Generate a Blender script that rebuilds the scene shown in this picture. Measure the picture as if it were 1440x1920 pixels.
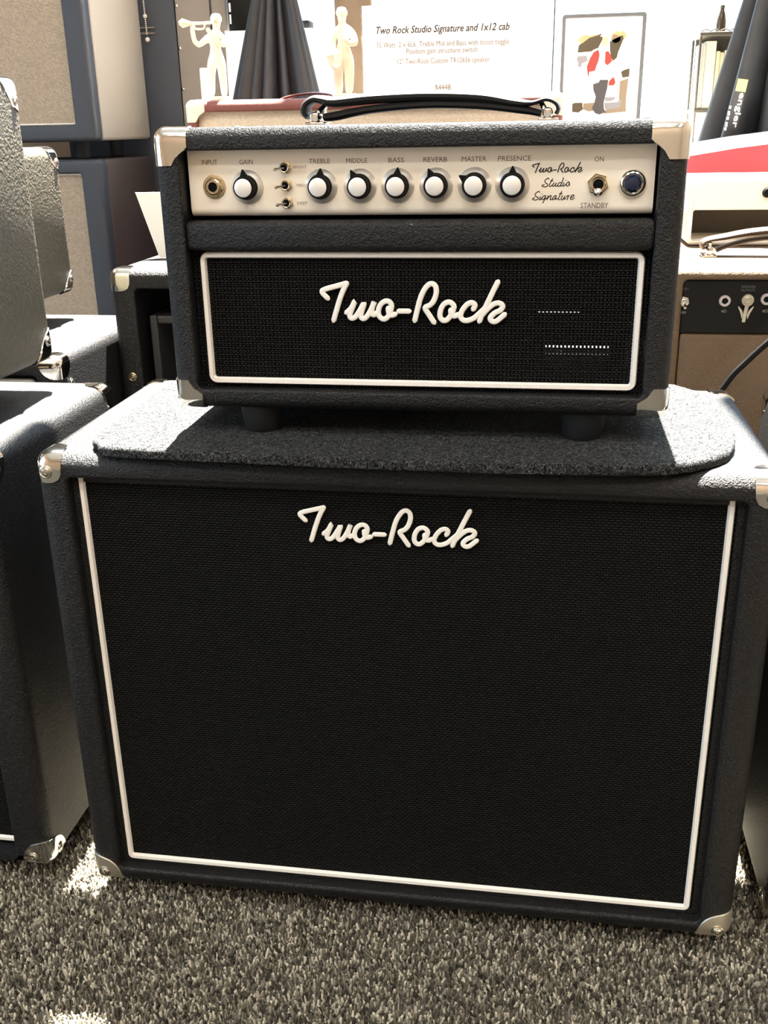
import bpy, bmesh, math, random
import numpy as np
from mathutils import Vector, Matrix
for o in list(bpy.data.objects): bpy.data.objects.remove(o)
S = bpy.context.scene; COL = S.collection
PI = math.pi; R = math.radians
random.seed(4)

# ------------------------------------------------------------------ camera, sky, sun, lamps, exposure
cd = bpy.data.cameras.new('camera'); cam = bpy.data.objects.new('camera', cd); COL.objects.link(cam)
cd.sensor_fit = 'HORIZONTAL'; cd.sensor_width = 36.0; cd.lens = 36.0 * 1883.5 / 1440.0; cd.clip_start = .02
cam.location = (0.1139, -0.7357, 0.7046)
cam.matrix_world = (Matrix.Translation(cam.location) @ Matrix.Rotation(0.1607, 4, 'Z')
                    @ Matrix.Rotation(PI/2 - 0.3663, 4, 'X') @ Matrix.Rotation(-0.0190, 4, 'Z'))
S.camera = cam

W = bpy.data.worlds.new('sky'); S.world = W; W.use_nodes = True
bg = W.node_tree.nodes['Background']; bg.inputs[0].default_value = (.52, .76, 1.0, 1); bg.inputs[1].default_value = 6.5

sd = bpy.data.lights.new('sun', 'SUN'); sun = bpy.data.objects.new('sun', sd); COL.objects.link(sun)
sd.energy = 135.0; sd.angle = R(.55); sd.color = (1, .95, .86)
sun.rotation_euler = Vector((0.07, -1.0, -3.35)).to_track_quat('-Z', 'Y').to_euler()

S.view_settings.view_transform = 'Standard'; S.view_settings.look = 'None'
S.view_settings.exposure = 0.0; S.view_settings.gamma = 1.0; S.view_settings.use_curve_mapping = False
LAMPS = [(-1.0, -1.5), (0.15, -1.5), (1.3, -1.5), (-1.0, -2.7), (0.15, -2.7), (1.3, -2.7)]
LAMP_W = 23.0

# ------------------------------------------------------------------ helpers
ORG = {}
def link(o, parent=None):
    COL.objects.link(o)
    if parent is not None: o.parent = parent
    return o
def thing(name, label, cat, loc, group=None):
    o = bpy.data.objects.new(name, None); o.empty_display_size = .02; link(o)
    o.location = loc; ORG[o] = Vector(loc); o['label'] = label; o['category'] = cat
    if group: o['group'] = group
    return o
def tag(o, label, cat, group=None):
    o['label'] = label; o['category'] = cat
    if group: o['group'] = group
    return o
def mesh_obj(name, me, mat, parent=None, loc=None):
    o = bpy.data.objects.new(name, me)
    for m in (mat if isinstance(mat, (list, tuple)) else [mat]): me.materials.append(m)
    off = ORG[parent] if parent is not None else Vector(loc or (0, 0, 0))
    me.transform(Matrix.Translation(-off))
    if parent is None: o.location = off
    ORG[o] = off
    return link(o, parent)
def obj(name, bm, mat, parent=None, loc=None, smooth=True, ang=35):
    bmesh.ops.recalc_face_normals(bm, faces=bm.faces[:])
    me = bpy.data.meshes.new(name); bm.to_mesh(me); bm.free()
    if smooth:
        for p in me.polygons: p.use_smooth = True
        me.set_sharp_from_angle(angle=R(ang))
    return mesh_obj(name, me, mat, parent, loc)
def struct(name, bm, mat, parent=None, smooth=False):
    o = obj(name, bm, mat, parent, smooth=smooth); o['kind'] = 'structure'; return o
def NB(): return bmesh.new()
def box(bm, x0, x1, y0, y1, z0, z1, r=0, seg=2):
    b = bmesh.new()
    bmesh.ops.create_cube(b, size=1)
    for v in b.verts:
        v.co = Vector(((x0+x1)/2 + v.co.x*(x1-x0), (y0+y1)/2 + v.co.y*(y1-y0), (z0+z1)/2 + v.co.z*(z1-z0)))
    if r > 0: bmesh.ops.bevel(b, geom=b.edges[:], offset=r, segments=seg, affect='EDGES', profile=.5)
    merge(bm, b); return bm
def merge(bm, b):
    me = bpy.data.meshes.new('t'); b.to_mesh(me); b.free(); bm.from_mesh(me); bpy.data.meshes.remove(me)
def loft(bm, loops, closed=True, cap0=False, cap1=False):
    vs = [[bm.verts.new(p) for p in L] for L in loops]; n = len(vs[0])
    for a, b in zip(vs, vs[1:]):
        for i in range(n if closed else n-1):
            j = (i+1) % n
            bm.faces.new((a[i], a[j], b[j], b[i]))
    if cap0: bm.faces.new(vs[0][::-1])
    if cap1: bm.faces.new(vs[-1])
    return bm
def lathe(bm, prof, org, axis, seg=24, cap=True):
    ax = Vector(axis).normalized(); t = ax.orthogonal().normalized(); b = ax.cross(t); org = Vector(org)
    loops = [[org + ax*h + (t*math.cos(2*PI*i/seg) + b*math.sin(2*PI*i/seg))*max(r, 1e-5) for i in range(seg)] for r, h in prof]
    return loft(bm, loops, True, cap, cap)
def rrect(x0, x1, z0, z1, r, n=5):
    r = max(min(r, (x1-x0)/2*.99, (z1-z0)/2*.99), 1e-5); out = []
    for cx, cz, a0 in ((x1-r, z1-r, 0), (x0+r, z1-r, 90), (x0+r, z0+r, 180), (x1-r, z0+r, 270)):
        for i in range(n+1):
            a = R(a0 + 90*i/n); out.append((cx + r*math.cos(a), cz + r*math.sin(a)))
    return out
def ring(x0, x1, z0, z1, r, y, d=0, n=5):
    return [Vector((x, y, z)) for x, z in rrect(x0+d, x1-d, z0+d, z1-d, max(r-d, .0005), n)]
def shell_bm(x0, x1, y0, y1, z0, z1, op, recess, R_=.012, r=.012, rin=.004, orad=.004, back=True, lip=None):
    ox0, ox1, oz0, oz1 = op; L = []
    if lip: L.append(ring(*lip, orad, y1)); L.append(ring(*lip, orad, y0+.022)); L.append(ring(ox0, ox1, oz0, oz1, orad, y0+.022))
    else: L.append(ring(ox0, ox1, oz0, oz1, orad, y0+recess))
    L.append(ring(ox0, ox1, oz0, oz1, orad, y0+rin))
    for k in range(1, 5):
        a = PI/2*k/4
        L.append(ring(ox0, ox1, oz0, oz1, orad+rin, y0+rin*(1-math.sin(a)), -rin*(1-math.cos(a))))
    for k in range(0, 7):
        a = PI/2*k/6
        L.append(ring(x0, x1, z0, z1, R_, y0+r*(1-math.cos(a)), r*(1-math.sin(a))))
    for k in range(0, 5):
        a = PI/2*k/4
        L.append(ring(x0, x1, z0, z1, R_, y1-r*(1-math.sin(a)), r*(1-math.cos(a))))
    if not back:
        L.append(ring(*(lip or op), orad, y1)); L.append(L[0])
    return loft(NB(), L, True, False, back)
def tube(bm, pts, rad, seg=8, flat=1.0, nrm=None, res=6, smooth=True, caps=True, rads=None):
    """tube along pts (Catmull-Rom); flat scales the section along nrm"""
    P = [Vector(p) for p in pts]
    if smooth and len(P) > 2:
        Q = []; Rr = []
        for i in range(len(P)-1):
            p0, p1, p2, p3 = P[max(i-1, 0)], P[i], P[i+1], P[min(i+2, len(P)-1)]
            for k in range(res):
                t = k/res
                Q.append(.5*((2*p1)+(p2-p0)*t+(2*p0-5*p1+4*p2-p3)*t*t+(3*p1-p0-3*p2+p3)*t**3))
                if rads: Rr.append(rads[i]*(1-t)+rads[i+1]*t)
        Q.append(P[-1])
        if rads: Rr.append(rads[-1])
    else: Q = P; Rr = list(rads) if rads else None
    N = Vector(nrm).normalized() if nrm is not None else None
    loops = []; prev = None
    ends = []
    for i, p in enumerate(Q):
        t = (Q[min(i+1, len(Q)-1)] - Q[max(i-1, 0)]).normalized()
        if N is not None: n = (N - t*N.dot(t)).normalized()
        elif prev is None: n = t.orthogonal().normalized()
        else: n = (prev - t*prev.dot(t)).normalized()
        prev = n; b = t.cross(n); rr = Rr[i] if Rr else rad
        L = [p + n*(math.sin(2*PI*k/seg)*rr*flat) + b*(math.cos(2*PI*k/seg)*rr) for k in range(seg)]
        if i == 0 and caps: loops.append([p - t*rr*.8 + (q-p)*.4 for q in L])
        loops.append(L)
        if i == len(Q)-1 and caps: loops.append([p + t*rr*.8 + (q-p)*.4 for q in L])
    return loft(bm, loops, True, True, True)
def strap(bm, pts, w, t, res=6):
    """band along pts in the xz plane, width w along y, thickness list/float t"""
    P = [Vector(p) for p in pts]; T = t if isinstance(t, (list, tuple)) else [t]*len(P); Q = []; TT = []
    for i in range(len(P)-1):
        p0, p1, p2, p3 = P[max(i-1, 0)], P[i], P[i+1], P[min(i+2, len(P)-1)]
        for k in range(res):
            s = k/res; Q.append(.5*((2*p1)+(p2-p0)*s+(2*p0-5*p1+4*p2-p3)*s*s+(3*p1-p0-3*p2+p3)*s**3)); TT.append(T[i]*(1-s)+T[i+1]*s)
    Q.append(P[-1]); TT.append(T[-1]); loops = []
    for i, p in enumerate(Q):
        d = (Q[min(i+1, len(Q)-1)] - Q[max(i-1, 0)]).normalized(); n = Vector((0, 1, 0)).cross(d).normalized()
        loops.append([p + Vector((0, u*w/2, 0)) + n*(v*TT[i]/2) for u, v in
                      ((1, .3), (.8, .85), (.3, 1), (-.3, 1), (-.8, .85), (-1, .3), (-1, -.3), (-.8, -.85), (-.3, -1), (.3, -1), (.8, -.85), (1, -.3))])
    return loft(bm, loops, True, True, True)
def text_bm(s, h=None, width=None, center=(0, 0, 0), depth=.00015, shear=0, rot=None, align='CENTER', bold=0):
    """flat lettering in the xz plane facing -y, capital height h or total width"""
    c = bpy.data.curves.new('t', 'FONT'); c.body = s; c.size = 1; c.align_x = align; c.align_y = 'CENTER'
    c.shear = shear; c.extrude = .02; c.resolution_u = 2; c.offset = bold
    o = bpy.data.objects.new('t', c); COL.objects.link(o)
    bpy.context.view_layer.update()
    me = bpy.data.meshes.new_from_object(o.evaluated_get(bpy.context.evaluated_depsgraph_get()))
    bpy.data.objects.remove(o); bpy.data.curves.remove(c)
    co = np.zeros(len(me.vertices)*3); me.vertices.foreach_get('co', co); co = co.reshape(-1, 3)
    ext = co.max(0) - co.min(0); mid = (co.max(0) + co.min(0))/2
    sc = width/ext[0] if width else h/.69
    sx = sc; sz = h/.69 if (h and width) else sc
    M = Matrix.Translation(Vector(center))
    if rot is not None: M = M @ rot
    bm = NB(); bm.from_mesh(me); bpy.data.meshes.remove(me)
    for v in bm.verts:
        x = (v.co.x - (mid[0] if align == 'CENTER' else co[:, 0].min()))*sx; z = (v.co.y - mid[1])*sz
        v.co = M @ Vector((x, (-depth if v.co.z > 0 else .0002), z))
    return bm

# ------------------------------------------------------------------ materials
def M_(name):
    m = bpy.data.materials.new(name); m.use_nodes = True; nt = m.node_tree
    return m, nt, nt.nodes['Principled BSDF']
def N(nt, t, **k):
    n = nt.nodes.new(t)
    for a, b in k.items():
        if isinstance(b, tuple) and a.startswith('i_'): pass
        setattr(n, a, b)
    return n
def L(nt, a, b): nt.links.new(a, b)
def rgb(c): return (c[0], c[1], c[2], 1)
def plain(name, col, rough=.5, metal=0, spec=.5, noise=0, scale=60, bump=0):
    m, nt, p = M_(name)
    p.inputs['Base Color'].default_value = rgb(col); p.inputs['Roughness'].default_value = rough
    p.inputs['Metallic'].default_value = metal; p.inputs['Specular IOR Level'].default_value = spec
    if noise or bump:
        tc = N(nt, 'ShaderNodeTexCoord'); nz = N(nt, 'ShaderNodeTexNoise'); nz.inputs['Scale'].default_value = scale
        nz.inputs['Detail'].default_value = 4
        L(nt, tc.outputs['Object'], nz.inputs['Vector'])
        if noise:
            cr = N(nt, 'ShaderNodeValToRGB'); cr.color_ramp.elements[0].position = .3; cr.color_ramp.elements[1].position = .7
            cr.color_ramp.elements[0].color = rgb([c*(1-noise) for c in col]); cr.color_ramp.elements[1].color = rgb([min(1, c*(1+noise)) for c in col])
            L(nt, nz.outputs['Fac'], cr.inputs['Fac']); L(nt, cr.outputs['Color'], p.inputs['Base Color'])
        if bump:
            b = N(nt, 'ShaderNodeBump'); b.inputs['Strength'].default_value = bump; b.inputs['Distance'].default_value = .001
            L(nt, nz.outputs['Fac'], b.inputs['Height']); L(nt, b.outputs['Normal'], p.inputs['Normal'])
    return m
def tolex(name, col, rough=.42, scale=420, strength=.55, dist=.0008, spec=.5):
    """pebbled vinyl: voronoi cells warped by noise give the wrinkles"""
    m, nt, p = M_(name)
    p.inputs['Base Color'].default_value = rgb(col); p.inputs['Roughness'].default_value = rough
    p.inputs['Specular IOR Level'].default_value = spec
    tc = N(nt, 'ShaderNodeTexCoord'); nz = N(nt, 'ShaderNodeTexNoise'); nz.inputs['Scale'].default_value = scale*.6; nz.inputs['Detail'].default_value = 3
    mx = N(nt, 'ShaderNodeMix', data_type='VECTOR'); mx.inputs['Factor'].default_value = .012
    L(nt, tc.outputs['Object'], nz.inputs['Vector']); L(nt, tc.outputs['Object'], mx.inputs['A']); L(nt, nz.outputs['Color'], mx.inputs['B'])
    vo = N(nt, 'ShaderNodeTexVoronoi', feature='SMOOTH_F1'); vo.inputs['Scale'].default_value = scale; vo.inputs['Smoothness'].default_value = .6
    L(nt, mx.outputs['Result'], vo.inputs['Vector'])
    n2 = N(nt, 'ShaderNodeTexNoise'); n2.inputs['Scale'].default_value = scale*1.7; n2.inputs['Detail'].default_value = 2
    L(nt, tc.outputs['Object'], n2.inputs['Vector'])
    ad = N(nt, 'ShaderNodeMath', operation='ADD'); L(nt, vo.outputs['Distance'], ad.inputs[0]); L(nt, n2.outputs['Fac'], ad.inputs[1])
    b = N(nt, 'ShaderNodeBump'); b.inputs['Strength'].default_value = strength; b.inputs['Distance'].default_value = dist
    L(nt, ad.outputs[0], b.inputs['Height']); L(nt, b.outputs['Normal'], p.inputs['Normal'])
    return m
def weave(name, dark, light, pitch=.003, rough=.8, strength=.6, holes=False, rot=0.0):
    """woven speaker cloth: staggered yarn floats"""
    m, nt, p = M_(name)
    p.inputs['Roughness'].default_value = rough; p.inputs['Specular IOR Level'].default_value = .06
    tc = N(nt, 'ShaderNodeTexCoord'); sx = N(nt, 'ShaderNodeSeparateXYZ'); cx = N(nt, 'ShaderNodeCombineXYZ')
    L(nt, tc.outputs['Object'], sx.inputs[0]); L(nt, sx.outputs['X'], cx.inputs['X']); L(nt, sx.outputs['Z'], cx.inputs['Y'])
    mp = N(nt, 'ShaderNodeMapping'); mp.inputs['Rotation'].default_value = (0, 0, rot); L(nt, cx.outputs[0], mp.inputs['Vector'])
    br = N(nt, 'ShaderNodeTexBrick'); br.offset = .5; br.squash = 1
    br.inputs['Scale'].default_value = 1; br.inputs['Brick Width'].default_value = pitch*1.25; br.inputs['Row Height'].default_value = pitch*.62
    br.inputs['Mortar Size'].default_value = pitch*.22; br.inputs['Mortar Smooth'].default_value = 1
    br.inputs['Color1'].default_value = rgb(light); br.inputs['Color2'].default_value = rgb([c*.75 for c in light]); br.inputs['Mortar'].default_value = rgb(dark)
    L(nt, mp.outputs[0], br.inputs['Vector']); L(nt, br.outputs['Color'], p.inputs['Base Color'])
    b = N(nt, 'ShaderNodeBump'); b.invert = True; b.inputs['Strength'].default_value = strength; b.inputs['Distance'].default_value = pitch*.3
    L(nt, br.outputs['Fac'], b.inputs['Height']); L(nt, b.outputs['Normal'], p.inputs['Normal'])
    if holes:
        def frac_dist(sock, pt):
            d = N(nt, 'ShaderNodeMath', operation='DIVIDE'); L(nt, sock, d.inputs[0]); d.inputs[1].default_value = pt
            f = N(nt, 'ShaderNodeMath', operation='FRACT'); L(nt, d.outputs[0], f.inputs[0])
            s = N(nt, 'ShaderNodeMath', operation='SUBTRACT'); L(nt, f.outputs[0], s.inputs[0]); s.inputs[1].default_value = .5
            a = N(nt, 'ShaderNodeMath', operation='ABSOLUTE'); L(nt, s.outputs[0], a.inputs[0]); return a.outputs[0]
        ax = frac_dist(sx.outputs['X'], pitch); az = frac_dist(sx.outputs['Z'], pitch)
        l1 = N(nt, 'ShaderNodeMath', operation='LESS_THAN'); L(nt, ax, l1.inputs[0]); l1.inputs[1].default_value = .17
        l2 = N(nt, 'ShaderNodeMath', operation='LESS_THAN'); L(nt, az, l2.inputs[0]); l2.inputs[1].default_value = .27
        mu = N(nt, 'ShaderNodeMath', operation='MULTIPLY'); L(nt, l1.outputs[0], mu.inputs[0]); L(nt, l2.outputs[0], mu.inputs[1])
        iv = N(nt, 'ShaderNodeMath', operation='SUBTRACT'); iv.inputs[0].default_value = 1; L(nt, mu.outputs[0], iv.inputs[1])
        L(nt, iv.outputs[0], p.inputs['Alpha'])
    return m
def felt(name, cols, scale=420, bump=.8, rough=1.0):
    m, nt, p = M_(name); p.inputs['Roughness'].default_value = rough; p.inputs['Specular IOR Level'].default_value = .15
    tc = N(nt, 'ShaderNodeTexCoord')
    nz = N(nt, 'ShaderNodeTexNoise'); nz.inputs['Scale'].default_value = scale; nz.inputs['Detail'].default_value = 5; nz.inputs['Distortion'].default_value = 1.2
    L(nt, tc.outputs['Object'], nz.inputs['Vector'])
    cr = N(nt, 'ShaderNodeValToRGB'); e = cr.color_ramp.elements
    e[0].position = .33; e[0].color = rgb(cols[0]); e[1].position = .66; e[1].color = rgb(cols[2]); q = e.new(.5); q.color = rgb(cols[1])
    L(nt, nz.outputs['Fac'], cr.inputs['Fac']); L(nt, cr.outputs['Color'], p.inputs['Base Color'])
    b = N(nt, 'ShaderNodeBump'); b.inputs['Strength'].default_value = bump; b.inputs['Distance'].default_value = .0015
    L(nt, nz.outputs['Fac'], b.inputs['Height']); L(nt, b.outputs['Normal'], p.inputs['Normal'])
    return m

BLK = tolex('black_tolex', (.0058, .0056, .0058), rough=.50, spec=.38, strength=.7, dist=.0010)
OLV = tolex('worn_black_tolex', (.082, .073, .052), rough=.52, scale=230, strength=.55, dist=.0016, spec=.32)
NAVY = tolex('smooth_black_vinyl', (.030, .036, .048), rough=.5, scale=700, strength=.25)
TAN = tolex('tan_tolex', (.080, .047, .020), rough=.6, scale=420)
OXB = tolex('oxblood_tolex', (.20, .055, .040), rough=.5, scale=600, strength=.3)
CREAM = tolex('cream_tolex', (.87, .85, .80), rough=.5, scale=500, strength=.25)
BLK_SHEEN = tolex('black_vinyl_painted_sheen', (.31, .27, .225), rough=.55, scale=800, strength=.2)  # bright reflection on a glossy black side, painted as an even taupe
CHROME = plain('chrome', (.86, .83, .77), .10, 1)
STEEL = plain('nickel', (.62, .59, .53), .25, 1)
MATTE = plain('satin_nickel', (.80, .74, .62), .42, 1)
RUB = plain('black_rubber', (.010, .0105, .012), .7, spec=.3, bump=.1, scale=500)
BLKP = plain('black_plastic', (.006, .0055, .005), .6, spec=.12)
VOID = plain('black_lacquer_interior', (.004, .004, .005), .9, spec=.1)
PIPE = plain('cream_piping', (.84, .81, .75), .45)
LOGO = plain('ivory_logo_plastic', (.86, .83, .76), .3, bump=.03, scale=700)
INK = plain('black_print', (.03, .025, .02), .6)
GREYINK = plain('faded_print', (.30, .27, .24), .7)
PALEINK = plain('pale_print', (.20, .19, .16), .9, spec=.1)
PANEL = plain('champagne_panel', (.98, .90, .775), .40, .15, noise=.03, scale=25)
CLOTH = weave('black_grille_cloth', (.0008, .0008, .0008), (.0185, .0185, .0175), .0036, strength=1.0)
CLOTHH = weave('black_grille_cloth_open', (.0010, .0010, .0010), (.0200, .0195, .0190), .00297, strength=.8, holes=True)
TWEED = weave('tan_grille_cloth', (.22, .18, .14), (.55, .46, .36), .0034, strength=.5, rot=.6)
OXG = weave('oxblood_grille', (.66, .52, .38), (.86, .72, .56), .0024, strength=.3)
FELT = felt('grey_felt', ((.006, .0066, .0072), (.030, .032, .034), (.105, .105, .102)), scale=520)
def flecks(m):
    nt = m.node_tree; p = nt.nodes['Principled BSDF']; src = p.inputs['Base Color'].links[0].from_socket
    tc = N(nt, 'ShaderNodeTexCoord'); nz = N(nt, 'ShaderNodeTexNoise'); nz.inputs['Scale'].default_value = 330; nz.inputs['Detail'].default_value = 2; nz.inputs['Distortion'].default_value = 2.5
    L(nt, tc.outputs['Object'], nz.inputs['Vector']); cr = N(nt, 'ShaderNodeValToRGB'); e = cr.color_ramp.elements
    e[0].position = .40; e[0].color = (.03, .03, .03, 1); e[1].position = .49; e[1].color = (1, 1, 1, 1); L(nt, nz.outputs['Fac'], cr.inputs['Fac'])
    mx = N(nt, 'ShaderNodeMix', data_type='RGBA', blend_type='MULTIPLY'); mx.inputs['Factor'].default_value = 1
    L(nt, src, mx.inputs['A']); L(nt, cr.outputs['Color'], mx.inputs['B']); L(nt, mx.outputs['Result'], p.inputs['Base Color'])
flecks(FELT)
WHITE = plain('white_paper', (.85, .84, .80), .7)
def paper(name, col, tr=.18):
    m, nt, p = M_(name); p.inputs['Base Color'].default_value = rgb(col); p.inputs['Roughness'].default_value = .7
    tl = N(nt, 'ShaderNodeBsdfTranslucent'); tl.inputs['Color'].default_value = rgb(col); mx = N(nt, 'ShaderNodeMixShader'); mx.inputs[0].default_value = tr
    L(nt, p.outputs[0], mx.inputs[1]); L(nt, tl.outputs[0], mx.inputs[2]); L(nt, mx.outputs[0], nt.nodes['Material Output'].inputs[0]); return m
PAPER = paper('translucent_card', (.88, .87, .84))
THIN = paper('thin_card', (.90, .89, .86), .5)
FROST = plain('white_acrylic', (.80, .80, .80), .25)
CREAMP = plain('cream_paint', (.80, .74, .62), .45)
KNOBC = plain('spun_aluminium', (.93, .92, .90), .35, .45)
SKIRT = plain('brushed_aluminium', (.90, .87, .82), .38, .85)
JEWEL = plain('dark_blue_jewel', (.012, .018, .045), .06)
FABRIC = plain('black_umbrella_fabric', (.017, .019, .021), .5, noise=.2, scale=40)
REDF = plain('red_nylon', (.25, .008, .014), .55, noise=.15, scale=30, bump=.2)
PINKW = plain('white_binding', (.85, .78, .78), .6)
YEL = plain('yellow_green_tab', (.42, .42, .10), .5)
IVORY = plain('ivory_resin', (.90, .83, .66), .35)
WOOD = plain('brown_stained_wood', (.085, .055, .030), .6, noise=.3, scale=12)
WALLM = plain('tan_plaster', (.52, .40, .29), .8, noise=.05, scale=6)
LEDGE = plain('white_painted_board', (.80, .78, .74), .5, noise=.03, scale=20)
CEIL = plain('ceiling_paint', (.70, .66, .60), .9)
GREYP = plain('grey_laminate', (.24, .21, .18), .6, noise=.06, scale=20)

# ------------------------------------------------------------------ the room
def glass_mat():
    m = bpy.data.materials.new('window_glass'); m.use_nodes = True; nt = m.node_tree
    nt.nodes.remove(nt.nodes['Principled BSDF']); out = nt.nodes['Material Output']
    a = N(nt, 'ShaderNodeBsdfTransparent'); g = N(nt, 'ShaderNodeBsdfGlossy'); g.inputs['Roughness'].default_value = .02
    mx = N(nt, 'ShaderNodeMixShader'); mx.inputs[0].default_value = .05
    L(nt, a.outputs[0], mx.inputs[1]); L(nt, g.outputs[0], mx.inputs[2]); L(nt, mx.outputs[0], out.inputs[0]); return m
GLASS = glass_mat()
RX0, RX1, RY0, RY1, RZ = -2.3, 2.5, -3.8, 1.52, 3.0
CARPB = felt('carpet_backing', ((.05, .045, .035), (.11, .10, .08), (.2, .18, .15)), scale=260)
b = box(NB(), RX0, RX1, RY0, RY1, -.06, -.0064); fl = struct('floor', b, CARPB)
# ceiling with a glazed roof light over the display
SKY = (-1.5, 1.7, .73, 1.52)
b = NB(); box(b, RX0, RX1, RY0, SKY[2], RZ, RZ+.08); box(b, RX0, SKY[0], SKY[2], RY1, RZ, RZ+.08); box(b, SKY[1], RX1, SKY[2], RY1, RZ, RZ+.08)
struct('ceiling', b, CEIL)
w2 = struct('window_2', box(NB(), SKY[0], SKY[1], SKY[2], SKY[3], RZ+.05, RZ+.056), GLASS)
# left wall with a side window, right wall
b = NB(); box(b, RX0-.1, RX0, RY0, -1.6, 0, RZ); box(b, RX0-.1, RX0, -.1, RY1, 0, RZ); box(b, RX0-.1, RX0, -1.6, -.1, 0, .45); box(b, RX0-.1, RX0, -1.6, -.1, 2.0, RZ)
struct('wall_left', b, WALLM)
struct('window_3', box(NB(), RX0-.06, RX0-.054, -1.6, -.1, .45, 2.0), GLASS)
struct('wall_right', box(NB(), RX1, RX1+.1, RY0, RY1, 0, RZ), WALLM)
# wall behind the camera
struct('wall_front', box(NB(), RX0, RX1, RY0-.1, RY0, 0, RZ), WALLM)
# back wall: low wall, piers, window
b = NB(); box(b, RX0, RX1, RY1, RY1+.1, 0, .66); box(b, RX0, -.62, RY1, RY1+.1, .66, RZ); box(b, 1.7, RX1, RY1, RY1+.1, .66, RZ); box(b, -.62, 1.7, RY1, RY1+.1, 2.85, RZ)
struct('wall_back', b, WALLM)
win = bpy.data.objects.new('window_1', None); link(win); ORG[win] = Vector((0, 0, 0)); win['kind'] = 'structure'
obj('window_pane', box(NB(), -.62, 1.7, RY1+.03, RY1+.036, .66, 2.85), GLASS, win, smooth=False)
b = NB()
for x in (-.62, 1.04, 1.66): box(b, x, x+.04, RY1, RY1+.06, .66, 2.85)
for z in (.66, 2.81): box(b, -.62, 1.7, RY1, RY1+.06, z, z+.04)
obj('window_frame', b, LEDGE, win, smooth=False)
struct('trim_1', box(NB(), -.43, 1.7, .88, RY1, .615, .66, .004), LEDGE)            # display ledge
struct('trim_2', box(NB(), -.272, -.205, 1.20, 1.27, .66, RZ, .003), WOOD)            # brown post standing on the ledge

# carpet pile: short tufts where the camera sees the floor
def carpet():
    rng = np.random.default_rng(3)
    sp = .0029; xs = np.arange(-.48, .45, sp); ys = np.arange(-.18, .16, sp)
    X, Y = np.meshgrid(xs, ys); X = X.ravel(); Y = Y.ravel(); n = len(X)
    X = X + rng.uniform(-.5, .5, n)*sp; Y = Y + rng.uniform(-.5, .5, n)*sp
    so = .0042; X2, Y2 = np.meshgrid(np.arange(-.95, .95, so), np.arange(-.60, .30, so)); X2 = X2.ravel(); Y2 = Y2.ravel()
    k = ~((X2 > -.48) & (X2 < .45) & (Y2 > -.18) & (Y2 < .16)); X2 = X2[k]; Y2 = Y2[k]
    X2 = X2 + rng.uniform(-.5, .5, len(X2))*so; Y2 = Y2 + rng.uniform(-.5, .5, len(Y2))*so
    grow = np.concatenate([np.ones(n), np.full(len(X2), 1.3)]); X = np.concatenate([X, X2]); Y = np.concatenate([Y, Y2]); n = len(X)
    base = np.array([[1, 0, .1], [.31, .95, .1], [-.81, .59, .1], [-.81, -.59, .1], [.31, -.95, .1],
                     [.6, .43, .75], [-.23, .70, .75], [-.74, 0, .75], [-.23, -.70, .75], [.6, -.43, .75], [0, 0, 1.0]])
    F = []
    for i in range(5):
        j = (i+1) % 5; F += [(i, j, 5+j), (i, 5+j, 5+i), (5+i, 5+j, 10)]
    F = np.array(F)
    ang = rng.uniform(0, 2*PI, n); r = rng.uniform(.0011, .0020, n)*grow; h = rng.uniform(.0045, .0068, n); el = rng.uniform(.65, 1.2, n)
    c, s = np.cos(ang), np.sin(ang)
    bx = base[None, :, 0]*r[:, None]*el[:, None]; by = base[None, :, 1]*r[:, None]; bz = base[None, :, 2]*h[:, None]
    lx = rng.normal(0, .0013, n)[:, None]*base[None, :, 2]; ly = rng.normal(0, .0013, n)[:, None]*base[None, :, 2]
    V = np.stack([X[:, None] + bx*c[:, None] - by*s[:, None] + lx, Y[:, None] + bx*s[:, None] + by*c[:, None] + ly, bz - .0066], -1).reshape(-1, 3)
    FF = (F[None] + (np.arange(n)*11)[:, None, None]).reshape(-1, 3)
    me = bpy.data.meshes.new('carpet_pile'); me.vertices.add(len(V)); me.vertices.foreach_set('co', V.ravel())
    nf = len(FF); me.loops.add(nf*3); me.loops.foreach_set('vertex_index', FF.ravel().astype(np.int32)); me.polygons.add(nf)
    me.polygons.foreach_set('loop_start', np.arange(0, nf*3, 3, dtype=np.int32)); me.polygons.foreach_set('loop_total', np.full(nf, 3, dtype=np.int32))
    me.polygons.foreach_set('use_smooth', np.ones(nf, dtype=bool))
    at = me.attributes.new('shade', 'FLOAT', 'POINT'); at.data.foreach_set('value', np.repeat(rng.uniform(0, 1, n), 11).astype(np.float32))
    me.update(); me.validate()
    m, nt, p = M_('carpet_yarn'); p.inputs['Roughness'].default_value = .95; p.inputs['Specular IOR Level'].default_value = .15
    a = N(nt, 'ShaderNodeAttribute'); a.attribute_name = 'shade'; cr = N(nt, 'ShaderNodeValToRGB'); e = cr.color_ramp.elements
    e[0].position = 0; e[0].color = (.025, .022, .017, 1); e[1].position = 1; e[1].color = (.58, .54, .43, 1)
    q = e.new(.35); q.color = (.11, .10, .077, 1); q = e.new(.7); q.color = (.21, .19, .15, 1)
    L(nt, a.outputs['Fac'], cr.inputs['Fac']); L(nt, cr.outputs['Color'], p.inputs['Base Color'])
    o = mesh_obj('carpet_pile', me, m); o['kind'] = 'stuff'; tag(o, 'short speckled grey and beige looped carpet pile covering the floor', 'carpet')
carpet()

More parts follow.
